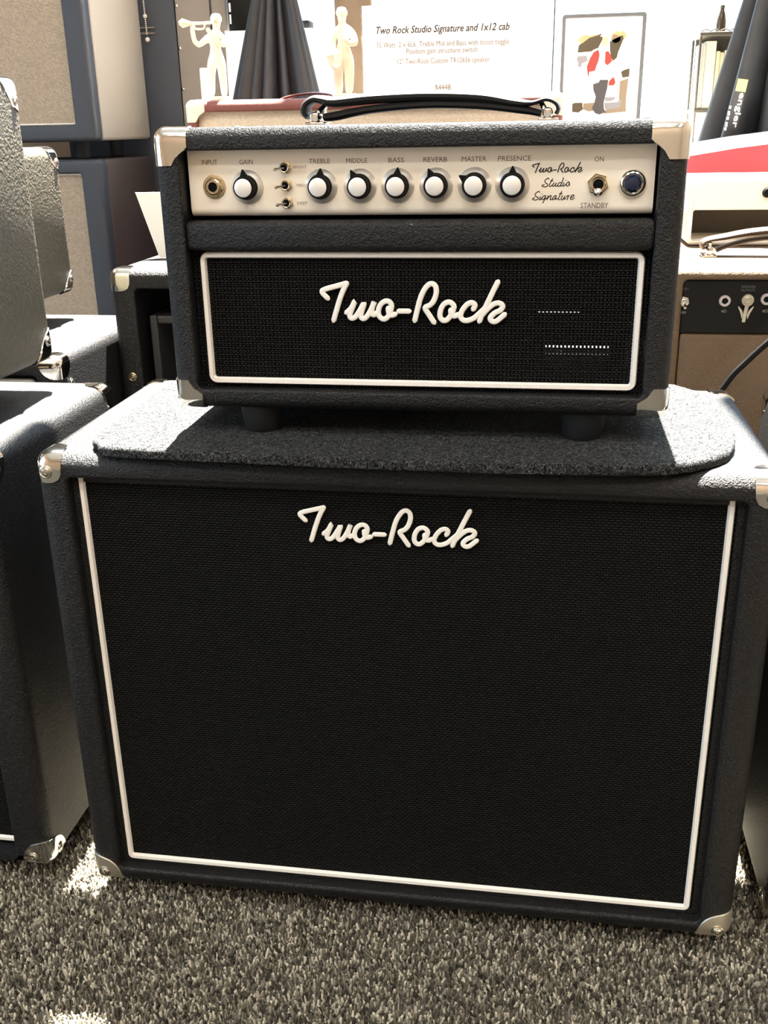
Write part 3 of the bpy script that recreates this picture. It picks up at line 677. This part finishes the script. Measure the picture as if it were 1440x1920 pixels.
# cable down to the right
b = NB(); tube(b, [(.43, .372, .545), (.395, .368, .530), (.352, .366, .4885), (.330, .366, .465), (.312, .364, .443), (.300, .362, .41), (.296, .36, .30), (.30, .36, .008), (.34, .36, .006)], .0036, 8)
tag(obj('speaker_cable', b, plain('black_cable_jacket', (.003, .003, .003), .6, spec=.1), None, (.33, .366, 0)), 'black cable hanging in front of the tan combo amplifier at right', 'cable')
# cream head on the tan combo
th = thing('amplifier_head', 'cream amplifier head with open lower back, standing on the tan combo amplifier', 'amplifier', (.52, .68, .5578))
obj('cabinet_shell', shell_bm(.286, .76, .605, .735, .5580, .6390, (.2925, .7535, .5640, .6010), .11, .010, .006, .001, .002), CREAM, th)
obj('inner_panel', box(NB(), .2925, .7535, .705, .714, .5640, .6010), plain('grey_brown_interior', (.10, .085, .07), .7), th, smooth=False)
obj('latch', box(NB(), .3010, .3080, .606, .612, .5955, .5995, .001), RUB, th, smooth=False)
b = NB(); lathe(b, [(.006, 0), (.005, -.006), (.0001, -.007)], (.378, .605, .621), (0, 1, 0), 20); obj('knob', b, BLKP, th)
# thin cases stacked between
for k in range(7):
    z = .5580 + k*.0092
    o = obj('thin_case', box(NB(), .205, .2965 - (k % 3)*.0012, .742, .795, z, z+.0082, .0008), (BLKP if k % 2 else FROST), None, (.25, .77, z), smooth=False)
    tag(o, ['lowest', 'second from the bottom', 'third from the bottom', 'middle', 'third from the top', 'second from the top', 'topmost'][k] + (' thin black case' if k % 2 else ' thin white case') + ' in the stack beside the cream amplifier head', 'case', 'thin stacked cases')
    if k == 2: obj('number_print', text_bm('12', .0045, None, (.2925, .7418, z+.004)), INK, o, smooth=False)
# red gig bag behind
rb = thing('gig_bag', 'red nylon bag with a white binding along its top, right of the small head', 'bag', (.5, .84, 0))
top = [(.2815, .668), (.30, .6705), (.37, .681), (.45, .690), (.55, .695), (.60, .69)]
def bag_loop(y, d):
    pts = [(.276+d, .002), (.277+d, .3), (.2785+d, .60), (.2815+d, .668-d)] + [(x, z-d) for x, z in top[1:]] + [(.612-d, .60), (.612-d, .002)]
    return [Vector((x, y, z)) for x, z in pts]
obj('bag_body', loft(NB(), [bag_loop(.812, .004), bag_loop(.8135, .0015), bag_loop(.817, 0), bag_loop(.869, 0), bag_loop(.8725, .0015), bag_loop(.874, .004)], True, True, True), REDF, rb)
b = NB(); lo = []
for x, z in ((.2808, .6682), (.30, .6706), (.335, .6758), (.37, .6812), (.41, .6856), (.45, .6901), (.50, .6928), (.55, .6951)):
    lo.append([Vector((x, y, z+dz)) for y, dz in ((.8105, -.0135), (.8095, -.012), (.8095, -.003), (.8120, .0012), (.8160, .0018), (.870, .0018), (.8765, -.002), (.8765, -.0135), (.8745, -.0135), (.8745, -.003), (.8690, .0002), (.8170, .0002), (.8125, -.003), (.8125, -.0135))])
loft(b, lo, True, True, True)
obj('white_binding', b, PINKW, rb)

# red-brown combo on top of the black open-backed one
tr_ = thing('amplifier_head', 'oxblood amplifier head with pale grille behind the black head, statuettes on top', 'amplifier', (-.11, .7, .549))
obj('cabinet_shell', shell_bm(-.352, .128, .600, .765, .552, .7400, (-.3375, .1135, .568, .7260), .012, .010, .009, .002, .003), OXB, tr_)
obj('grille_cloth', box(NB(), -.3375, .1135, .609, .614, .568, .7260), OXG, tr_, smooth=False)
add_cap(tr_, (-.352, .600, .7400), (1, 1, -1), .0088, .0260, 'notch', (), CREAMP); add_cap(tr_, (.128, .600, .7400), (-1, 1, -1), .0088, .0260, 'notch', (), CREAMP)
for x in (-.32, .10):
    for y in (.63, .735): add_foot(tr_, x, y, .5482, .5525, .010, .012)
b = NB(); strap(b, [(x, .70, z) for x, z in ((-.250, .7405), (-.240, .7440), (-.222, .7470), (-.200, .7480), (-.180, .7455), (-.172, .7410))], .022, [.003, .003, .0035, .0035, .003, .003])
obj('handle', b, plain('oxblood_handle', (.10, .03, .025), .4), tr_)

# leaning white sheet on the open-backed combo
pts = [(-.4127, .6310), (-.352, .6310), (-.352, .5490), (-.3880, .5490)]
tag(obj('white_sheet', loft(NB(), [[Vector((x, .556, z)) for x, z in pts], [Vector((x, .5575, z)) for x, z in pts]], True, True, True), WHITE, None, (-.38, .556, .549), smooth=False),
    'white sheet of card standing askew on the black open-backed combo amplifier', 'card')

# ------------------------------------------------------------------ stack of big speaker cabinets at left
for z0, z1, lab in ((.012, .662, 'lower of the two big tan-fronted speaker cabinets stacked at far left'), (.690, 1.36, 'upper of the two big tan-fronted speaker cabinets stacked at far left')):
    t = thing('speaker_cabinet', lab, 'speaker', (-.95, 1.07, z0-.012), 'big tan-fronted speaker cabinets')
    x0, x1, y0, y1 = -1.27, -.630, .950, 1.195
    obj('front_frame', shell_bm(x0, x1, y0, y0+.03, z0, z1, (x0+.033, x1-.036, z0+.026, z1-.022), .012, .008, .008, .003, .002), NAVY, t)
    obj('grille_cloth', box(NB(), x0+.033, x1-.036, y0+.010, y0+.016, z0+.026, z1-.022), TWEED, t, smooth=False)
    obj('piping', piping_bm(x0+.034, x1-.037, z0+.027, z1-.023, y0+.010, .0022, .003, .0015), PIPE, t)
    obj('cabinet_body', box(NB(), x0, x1, y0+.029, y1, z0+.001, z1-.001, .006, 3), BLK_SHEEN if z0 > .5 else tolex('brown_vinyl', (.045, .030, .028), .5, 800, .2), t)
    for x in (x0+.07, x1-.05):
        for y in (y0+.05, y1-.05):
            b = NB(); lathe(b, [(.010, z0-.0125 if z0 < .1 else z0-.028), (.012, z0-.010 if z0 < .1 else z0-.026), (.013, z0+.002)], (x, y, 0), (0, 0, 1), 16); obj('foot', b, RUB, t)

# ------------------------------------------------------------------ tall case with rivets and the ball chain
t = thing('road_case', 'tall flight case with black edge and grey riveted panel, left of the window', 'case', (-.60, 1.33, 0))
obj('case_body', box(NB(), -.80, -.565, 1.20, 1.46, 0, 1.40, .006), NAVY, t)
obj('grey_panel', box(NB(), -.5648, -.470, 1.20, 1.46, 0, 1.40, .003), GREYP, t)
obj('panel_seam', box(NB(), -.4995, -.4960, 1.1985, 1.2005, .80, 1.39), plain('dark_rubber_seam', (.03, .027, .024), .7), t, smooth=False)
for z in (.71, .7757, .8445, .9142, .983, 1.05, 1.12):
    b = NB(); lathe(b, [(.0034, .001), (.0030, -.0012), (.0016, -.0026), (.0001, -.003)], (-.5605 + .0006*0, 1.20, z), (0, 1, 0), 12); obj('rivet', b, CHROME, t)
b = NB(); box(b, -.635, -.606, 1.196, 1.2005, .8695, .8725); box(b, -.635, -.606, 1.196, 1.2005, .8790, .8815); obj('hinge_plate', b, plain('worn_metal', (.22, .2, .17), .5, .5), t, smooth=False)
t = thing('ball_chain', 'pale ball chain with larger end beads hanging in front of the flight case', 'chain', (-.618, 1.19, .86))
CH = plain('cream_bead', (.72, .66, .55), .35)
hk = NB(); tube(hk, [(-.6200, 1.201, 1.012), (-.6200, 1.190, 1.012), (-.6200, 1.1895, 1.006)], .0014, 6); obj('hook', hk, STEEL, t)
bm_proto = bmesh.new(); bmesh.ops.create_icosphere(bm_proto, subdivisions=1, radius=1); me_b = bpy.data.meshes.new('bead'); bm_proto.to_mesh(me_b); bm_proto.free()
for p in me_b.polygons: p.use_smooth = True
me_b.materials.append(CH)
zc = 1.006; k = 0
while zc > .866:
    o = bpy.data.objects.new('bead', me_b); link(o, t); rr = .0042 if k == 31 else .0016
    o.location = Vector((-.6200 + (1.006-zc)*.020, 1.1885, zc)) - Vector(t.location); o.scale = (rr,)*3; zc -= .0034 if k not in (30, 31) else .0056; k += 1
o = bpy.data.objects.new('bead', me_b); link(o, t); o.location = Vector((-.6170, 1.1885, .8600)) - Vector(t.location); o.scale = (.0046,)*3

# ------------------------------------------------------------------ folded black umbrellas (pleated cloth)
def umbrella(label, cx, cy, z0, z1, r0, r1, n, seed, lean=0):
    t = thing('folded_umbrella', label, 'umbrella', (cx, cy, z0)); rnd = random.Random(seed)
    ph = [rnd.uniform(-.25, .25) for _ in range(n)]; am = [rnd.uniform(.55, 1.1) for _ in range(n)]
    loops = []; S_ = 8*n
    for k in range(13):
        s = k/12; z = z0 + .001 + (z1-z0)*s; rr = r0*(1-s) + r1*s; L_ = []
        for i in range(S_):
            th = 2*PI*i/S_; f = th/(2*PI)*n; j = int(f) % n; q = f - int(f)
            w = math.sin(PI*min(max(q + ph[j]*math.sin(PI*q)*.5, 0), 1))*am[j]
            rad = rr*(.52 + .52*w)
            L_.append(Vector((cx + lean*s + rad*math.cos(th), cy + rad*math.sin(th)*.8, z)))
        loops.append(L_)
    obj('canopy', loft(NB(), loops, True, True, True), FABRIC, t, ang=80)
    b = NB(); lathe(b, [(.006, z1-.01), (.006, z1+.05), (.0001, z1+.055)], (cx+lean, cy, 0), (0, 0, 1), 12); obj('shaft_tip', b, STEEL, t)
    return t
umbrella('folded black pleated umbrella standing between the two ivory statuettes', -.3165, .965, .66, 1.022, .0975, .004, 13, 5)
umbrella('folded black pleated umbrella at the upper right, behind the red bag', .455, .985, .66, 1.127, .130, .006, 12, 9)
# lanyard on the right umbrella
t = thing('lanyard', 'black lanyard with yellow tab and white lettering hanging on the right umbrella', 'lanyard', (.377, .868, .69))
rt = Matrix.Rotation(R(8), 4, 'Y')
b = NB(); box(b, -.0075, .0075, -.0006, .0006, -.068, .0); 
for v in b.verts: v.co = Vector((.3795, .868, .760)) + (rt @ v.co)
obj('strap', b, plain('black_webbing', (.015, .015, .015), .8), t, smooth=False)
b = NB(); box(b, -.0070, .0070, -.0020, .0022, -.0160, .0)
for v in b.verts: v.co = Vector((.3795, .868, .758)) + (rt @ v.co)
obj('yellow_tab', b, YEL, t, smooth=False)
rv = Matrix.Rotation(R(8), 4, 'Y') @ Matrix.Rotation(R(90), 4, 'Y')
obj('lettering', text_bm('engler', .0078, .046, (.3765, .8673, .7175), rot=rv, bold=.012), WHITE, t, smooth=False)
b = NB()
for k, (ln, w) in enumerate(((.004, .0030), (.0055, .0030), (.004, .0034), (.0065, .0028), (.004, .003))):
    z = .7235 - k*.0072; x = .3655 - (.7235-z)*.13; box(b, x-w/2, x+w/2, .8668, .8674, z-ln, z)
obj('small_lettering', b, WHITE, t, smooth=False)

# ------------------------------------------------------------------ price sign and framed photograph
t = thing('price_sign', 'white price sign in a clear stand on top of the oxblood head', 'sign', (-.009, .665, .7402))
b = NB(); box(b, -.1290, .1112, .6620, .6645,   .7404, .8475, .0006); obj('card', b, PAPER, t, smooth=False)
ACR = GLASS
b = NB(); box(b, -.1300, .1125, .6590, .6606, .7404, .8480); box(b, -.1300, .1125, .660, .73, .7404, .7416); obj('clear_holder', b, ACR, t, smooth=False)
obj('holder_edge', box(NB(), .1122, .1138, .6585, .6650, .7404, .8480), plain('grey_edge', (.035, .042, .042), .5), t, smooth=False)
SY = .6618
obj('title_lettering', text_bm('Two Rock Studio Signature and 1x12 cab', .0082, .1690, (-.0265, SY, .8178), shear=.25, bold=.012), plain('title_ink', (.010, .010, .012), .9, spec=.1), t, smooth=False)
for s_, w, x, z in (('35 Watt  2 x 6L6  Treble Mid and Bass with boost toggle', .169, -.0265, .8010), ('Position gain structure switch', .091, -.0270, .7928), ('12" Two-Rock Custom TR12656 speaker', .118, -.0250, .7812)):
    obj('detail_lettering', text_bm(s_, .0062, w, (x, SY, z)), PALEINK, t, smooth=False)
obj('price_lettering', text_bm('$4448', .0068, .0200, (-.0255, SY, .7500)), PALEINK, t, smooth=False)

def flat(bm, pts, x0, z1, w, h, y):
    v = [bm.verts.new(Vector((x0 + u*w, y, z1 - q*h))) for u, q in pts]; bm.faces.new(v)
FY = .90; fx0, fx1, fz0, fz1 = .1245, .2430, .6605, .8505
t = thing('framed_photograph', 'framed photograph of a guitarist in a red jacket, behind the right end of the head', 'photograph', (.184, FY, fz0))
b = NB()
fr = [(fx0, fz0), (fx1, fz0), (fx1, fz1), (fx0, fz1)]
loft(b, [ring(fx0, fx1, fz0, fz1, .004, FY+.004), ring(fx0, fx1, fz0, fz1, .004, FY-.006), ring(fx0, fx1, fz0, fz1, .004, FY-.006, .0042), ring(fx0, fx1, fz0, fz1, .004, FY-.001, .0048)])
obj('frame', b, plain('grey_frame', (.075, .08, .082), .5), t)
obj('mount_board', box(NB(), fx0+.003, fx1-.003, FY-.001, FY+.003, fz0+.003, fz1-.003), PAPER, t, smooth=False)
px0, pz1_, pw, ph_ = .1440, .8285, .0800, .1130
b = NB(); flat(b, [(0, 0), (1, 0), (1, 1), (0, 1)], px0, pz1_, pw, ph_, FY-.0012)
ppl = obj('photo_print', b, plain('print_pale_ground', (.86, .84, .78), .5), t, smooth=False)
def ink(nm, col, polys, k):
    b = NB()
    for q in polys: flat(b, q, px0, pz1_, pw, ph_, FY-.0013-.0001*k)
    obj(nm, b, plain('print_'+nm, col, .5), ppl, smooth=False)
def blob(cx, cy, rx, ry, n=14, jit=.0, seed=1):
    r = random.Random(seed); return [(cx + rx*math.cos(2*PI*i/n)*(1+r.uniform(-jit, jit)), cy + ry*math.sin(2*PI*i/n)*(1+r.uniform(-jit, jit))) for i in range(n)]
ink('pale_leaves', (.30, .26, .12), [blob(.26, .10, .20, .06, 16, .25, 3), blob(.78, .07, .14, .06, 16, .25, 4)], 0)
ink('foliage', (.040, .030, .012), [[(.05, .25), (.07, .16), (.15, .13), (.25, .08), (.36, .06), (.47, .03), (.49, .10), (.44, .17), (.42, .20), (.34, .22), (.30, .24)], [(.62, .13), (.70, .10), (.84, .06), (.86, .10), (.82, .18), (.78, .25), (.76, .32), (.70, .36), (.66, .32), (.63, .24)], [(.85, .49), (.90, .47), (1, .45), (1, .55), (.88, .56)], [(.0, .86), (.05, .85), (.18, .85), (.20, .93), (.12, .97), (0, .96)]], 1)
ink('ground', (.16, .12, .075), [[(.20, .86), (.42, .85), (.42, .95), (.30, .96), (.20, .93)], [(.84, .60), (.99, .57), (.97, .80), (.98, .97), (.58, .99), (.62, .94), (.84, .90)], blob(.72, .10, .09, .05, 12, .2, 7)], 1)
ink('backdrop_grey', (.16, .16, .17), [[(.04, .32), (.06, .29), (.22, .29), (.24, .35), (.14, .38), (.13, .42), (.07, .42), (.07, .37)], [(.58, .79), (.78, .79), (.76, .82), (.70, .84), (.60, .84)], [(.58, .86), (.82, .85), (.86, .82), (.90, .84), (.86, .92), (.60, .94)], [(.66, .40), (.82, .36), (.80, .39), (.68, .42)]], 2)
ink('red_jacket', (.22, .022, .014), [[(.34, .25), (.42, .22), (.45, .28), (.43, .36), (.40, .42), (.38, .47), (.28, .48), (.27, .56), (.25, .50), (.23, .42), (.28, .32)], [(.55, .25), (.60, .24), (.66, .30), (.68, .36), (.60, .41), (.55, .38), (.53, .31)], [(.64, .60), (.70, .56), (.73, .55), (.76, .62), (.73, .65), (.64, .65)]], 3)
ink('trousers', (.035, .033, .034), [[(.36, .63), (.46, .61), (.48, .58), (.63, .58), (.62, .68), (.59, .78), (.57, .86), (.58, .93), (.62, .97), (.50, 1.0), (.42, .98), (.36, .92), (.40, .86), (.42, .78), (.37, .70)]], 3)
ink('shirt', (.62, .58, .52), [[(.45, .22), (.55, .20), (.55, .38), (.52, .45), (.42, .46), (.44, .36)]], 4)
ink('guitar', (.55, .45, .40), [blob(.38, .55, .10, .075, 14, .08, 5), [(.44, .50), (.58, .44), (.74, .36), (.84, .33), (.86, .35), (.76, .40), (.60, .48), (.48, .54)]], 5)
ink('face', (.48, .34, .22), [blob(.535, .115, .055, .075, 14, .04, 6)], 5)
ink('hat', (.60, .55, .42), [[(.44, .07), (.48, .02), (.57, .00), (.62, .05), (.66, .08), (.54, .075)]], 6)

# ------------------------------------------------------------------ ivory statuettes (skinned figures)
def skinned(name, chains, mat, parent, sub=2):
    me = bpy.data.meshes.new(name); V = []; E = []; Rr = []; ix = {}
    def vid(p, r):
        kx = tuple(round(c, 5) for c in p)
        if kx not in ix: ix[kx] = len(V); V.append(p); Rr.append(r)
        return ix[kx]
    for ch in chains:
        ids = [vid(p, r) for p, r in ch]; E += list(zip(ids, ids[1:]))
    me.from_pydata(V, E, []); o = bpy.data.objects.new('tmp', me); COL.objects.link(o)
    m = o.modifiers.new('s', 'SKIN'); m.use_smooth_shade = True; s = o.modifiers.new('u', 'SUBSURF'); s.levels = sub
    for i, r in enumerate(Rr): me.skin_vertices[0].data[i].radius = (r, r)
    me.skin_vertices[0].data[0].use_root = True
    bpy.context.view_layer.update()
    m2 = bpy.data.meshes.new_from_object(o.evaluated_get(bpy.context.evaluated_depsgraph_get())); m2.name = name
    bpy.data.objects.remove(o); bpy.data.meshes.remove(me); m2.materials.clear()
    for p in m2.polygons: p.use_smooth = True
    return mesh_obj(name, m2, mat, parent)
def figure(ox, oy, oz, s, arms, legs, headx=0.0, heady=-.002):
    def q(x, y, z): return (ox + x*s, oy + y*s, oz + z*s)
    ch = [[(q(0, 0, .050), .0075*s), (q(0, 0, .058), .0068*s), (q(headx*.2, -.001, .066), .0078*s), (q(headx*.4, -.001, .074), .0086*s), (q(headx*.7, -.001, .081), .0040*s), (q(headx, heady, .0855), .0052*s), (q(headx, heady, .0915), .0068*s), (q(headx, heady, .0965), .0050*s)]]
    for l in legs: ch.append([(q(0, 0, .050), .0075*s)] + [(q(*p), r*s) for p, r in l])
    for a in arms: ch.append([(q(headx*.4, -.001, .074), .0086*s)] + [(q(*p), r*s) for p, r in a])
    return ch, q
def face(q, hx, hy, s, par):
    b = NB()
    for ex in (-.0024, .0024):
        t_ = NB(); bmesh.ops.create_icosphere(t_, subdivisions=1, radius=.0010*s)
        for v in t_.verts: v.co += Vector(q(hx+ex, hy-.0060, .0925))
        merge(b, t_)
    t_ = NB(); bmesh.ops.create_cone(t_, segments=6, radius1=.0013*s, radius2=.0004*s, depth=.003*s)
    for v in t_.verts: v.co += Vector(q(hx, hy-.0068, .0905))
    merge(b, t_)
    box(b, *[c for c in (q(hx-.0022, 0, 0)[0], q(hx+.0022, 0, 0)[0], q(0, hy-.0066, 0)[1], q(0, hy-.0050, 0)[1], q(0, 0, .0875)[2], q(0, 0, .0882)[2])])
    obj('face', b, plain('carved_ivory', (.62, .54, .38), .5), par)
def rod(b, p0, p1, r0, r1, seg=12): tube(b, [p0, p1], r0, seg, smooth=False, rads=[r0, r1])
# left: trumpet player
ox, oy, oz = -.318, .640, .7402
t = thing('statuette', 'ivory trumpet player statuette on the left end of the oxblood head', 'figurine', (ox, oy, oz))
chs, q = figure(ox, oy, oz+.003, 1.0,
    [[((-.009, -.001, .072), .0046), ((-.020, -.006, .063), .0036), ((-.0245, -.010, .068), .0032), ((-.0250, -.013, .080), .0030), ((-.0235, -.014, .086), .0030)],
     [((.010, -.001, .072), .0046), ((.014, -.004, .062), .0036), ((.006, -.010, .066), .0032), ((-.006, -.013, .083), .0030)]],
    [[((-.0065, 0, .042), .0066), ((-.0080, -.002, .024), .0054), ((-.0090, 0, .006), .0046), ((-.0095, -.005, .002), .0030)],
     [((.0065, 0, .042), .0066), ((.0075, -.001, .024), .0054), ((.0080, 0, .006), .0046), ((.0085, -.005, .002), .0030)]], .004)
body = skinned('body', chs, IVORY, t); face(q, .004, -.002, 1.0, t)
b = NB(); rod(b, q(.000, -.011, .0885), q(-.024, -.015, .0880), .0016, .0018); rod(b, q(-.024, -.015, .0880), q(-.036, -.017, .0885), .0018, .0055); tube(b, [q(-.008, -.012, .0875), q(-.010, -.013, .082), q(-.020, -.014, .082), q(-.022, -.015, .0875)], .0012, 8)
obj('trumpet', b, IVORY, t)
b = NB(); lathe(b, [(.016, 0), (.016, .003), (.014, .005), (.0001, .005)], (ox, oy, oz), (0, 0, 1), 28); obj('base', b, IVORY, t)
b = NB(); lathe(b, [(.0072, .0905), (.0074, .0945), (.0050, .0990), (.0001, .1000)], (q(.004, 0, 0)[0], q(0, -.0018, 0)[1], oz+.003), (0, 0, 1), 20); obj('cap', b, IVORY, t)
b = NB(); box(b, ox-.0255, ox-.0125, oy+.004, oy+.020, oz, oz+.040, .002); obj('stool', b, IVORY, t)
# right: saxophone player
ox, oy, oz = -.1500, .640, .7402
t = thing('statuette', 'ivory saxophone player statuette left of the white price sign', 'figurine', (ox, oy, oz))
chs, q = figure(ox, oy, oz+.003, 1.02,
    [[((-.010, -.001, .072), .0050), ((-.014, -.004, .058), .0040), ((-.008, -.012, .050), .0034), ((-.001, -.015, .047), .0030)],
     [((.011, -.001, .072), .0056), ((.0165, -.004, .059), .0046), ((.010, -.012, .058), .0034), ((.003, -.015, .064), .0030)]],
    [[((-.0060, 0, .042), .0078), ((-.0075, -.002, .024), .0066), ((-.0070, 0, .006), .0054), ((-.0075, -.005, .002), .0034)],
     [((.0060, 0, .042), .0078), ((.0070, -.001, .024), .0066), ((.0060, 0, .006), .0054), ((.0065, -.005, .002), .0034)]], -.0005)
body = skinned('body', chs, IVORY, t); face(q, -.0005, -.002, 1.02, t)
b = NB(); tube(b, [q(-.0005, -.010, .0870), q(.0005, -.017, .0860), q(.0010, -.018, .074), q(.0005, -.018, .052), q(-.001, -.019, .036), q(-.006, -.020, .031), q(-.011, -.020, .036), q(-.013, -.020, .045)], .002, 10, rads=[.0010, .0012, .0016, .0022, .0028, .0032, .0040, .0062])
obj('saxophone', b, IVORY, t)
b = NB(); lathe(b, [(.016, 0), (.016, .003), (.014, .005), (.0001, .005)], (ox, oy, oz), (0, 0, 1), 28); obj('base', b, IVORY, t)
b = NB(); lathe(b, [(.0070, .0925), (.0072, .0965), (.0048, .1010), (.0001, .1022)], (q(-.0005, 0, 0)[0], q(0, -.0018, 0)[1], oz+.003), (0, 0, 1), 20); obj('cap', b, IVORY, t)

# white carton with small black devices, beside and behind the left umbrella
t = tag(obj('carton', box(NB(), -.457, -.300, 1.14, 1.26, .6603, .8655, .002), WHITE, None, (-.38, 1.2, .66), smooth=False), 'white carton on the window ledge behind the left folded umbrella', 'box')
t = thing('black_speaker', 'small black speaker on the white carton, left of the folded umbrella', 'speaker', (-.435, 1.2, .8657))
obj('speaker_body', box(NB(), -.454, -.400, 1.16, 1.24, .8657, .97, .002), BLKP, t)
b = NB(); box(b, -.4515, -.4485, 1.1585, 1.1605, .878, .893); box(b, -.4515, -.4485, 1.1585, 1.1605, .897, .911); obj('white_mark', b, FROST, t, smooth=False); t.children[-1]['kind'] = 'stuff'
t = thing('black_socket', 'small black box with a white mark on the carton, right of the folded umbrella', 'box', (-.322, 1.2, .8657))
obj('socket_body', box(NB(), -.333, -.310, 1.16, 1.20, .8657, .8800, .001), BLKP, t)
obj('white_mark', box(NB(), -.3265, -.3195, 1.1590, 1.1605, .8712, .8735), FROST, t, smooth=False)

# ------------------------------------------------------------------ small shelf at right in the window
SHW = plain('dark_bronze_shelf', (.06, .05, .035), .45, .3)
t = thing('display_shelf', 'dark two-tier display shelf in the window, at upper right', 'shelf', (.40, 1.15, .66))
for zz in (.7165, .8310): obj('shelf_board', box(NB(), .345, .520, 1.10, 1.20, zz, zz+.0060, .001), SHW, t, smooth=False)
b = NB()
for k in range(12):
    x = .346 + k*.0146; tube(b, [(x, 1.099, .8375), (x+.0073, 1.099, .8405), (x+.0146, 1.099, .8375)], .0010, 6, res=3)
obj('wavy_rail', b, SHW, t)
for x in (.347, .515):
    for y in (1.103, 1.197):
        b = NB(); tube(b, [(x, y, .6603), (x, y, .836)], .0022, 8, smooth=False); obj('shelf_post', b, SHW, t)
obj('back_board', box(NB(), .350, .520, 1.186, 1.192, .7225, .8310), SHW, t, smooth=False)
bk = [(.350, .0065, .098, (.55, .50, .40)), (.3570, .0155, .101, (.80, .72, .48)), (.3735, .0060, .086, (.72, .58, .34)), (.3800, .0058, .084, (.62, .50, .30)), (.3863, .0072, .087, (.74, .62, .38)), (.3940, .0060, .083, (.50, .40, .28)), (.4005, .008, .085, (.70, .62, .44)), (.409, .007, .08, (.45, .36, .25))]
bl = ['slim grey-beige booklet at the left end of the window shelf', 'thick cream book on the window shelf, tallest of its row', 'tan book right of the thick cream one on the window shelf', 'ochre book third from the left of the window shelf row',
      'wide straw-coloured book midway along the window shelf', 'brown book midway along the window shelf, half hidden by the umbrella', 'cream book on the window shelf behind the umbrella', 'dark tan book at the right end of the window shelf']
for k, ((x, w, h, c), lb) in enumerate(zip(bk, bl)):
    tb_ = thing('book', lb, 'book', (x+w/2, 1.14, .7227), 'books on the window shelf')
    cv = plain('book_cover_%s' % 'abcdefgh'[k], [q*.55 for q in c], .6)
    b = NB(); box(b, x, x+.0009, 1.106, 1.18, .7227, .7227+h); box(b, x+w-.0009, x+w, 1.106, 1.18, .7227, .7227+h); box(b, x, x+w, 1.104, 1.1062, .7227, .7227+h, .0006); obj('cover', b, cv, tb_, smooth=False)
    obj('pages', box(NB(), x+.0010, x+w-.0010, 1.1064, 1.178, .7237, .7227+h-.0012), WHITE, tb_, smooth=False)
t = thing('bottle', 'small brown bottle on top of the window shelf at right', 'bottle', (.3785, 1.15, .837))
b = NB(); lathe(b, [(.0076, .8372), (.0080, .8385), (.0078, .852), (.0060, .862), (.0034, .869), (.0032, .873)], (.3785, 1.12, 0), (0, 0, 1), 24); obj('bottle_body', b, plain('brown_glass', (.06, .04, .02), .12), t)
b = NB(); lathe(b, [(.0037, .8725), (.0037, .8765), (.0001, .877)], (.3785, 1.12, 0), (0, 0, 1), 16); obj('bottle_cap', b, SHW, t)
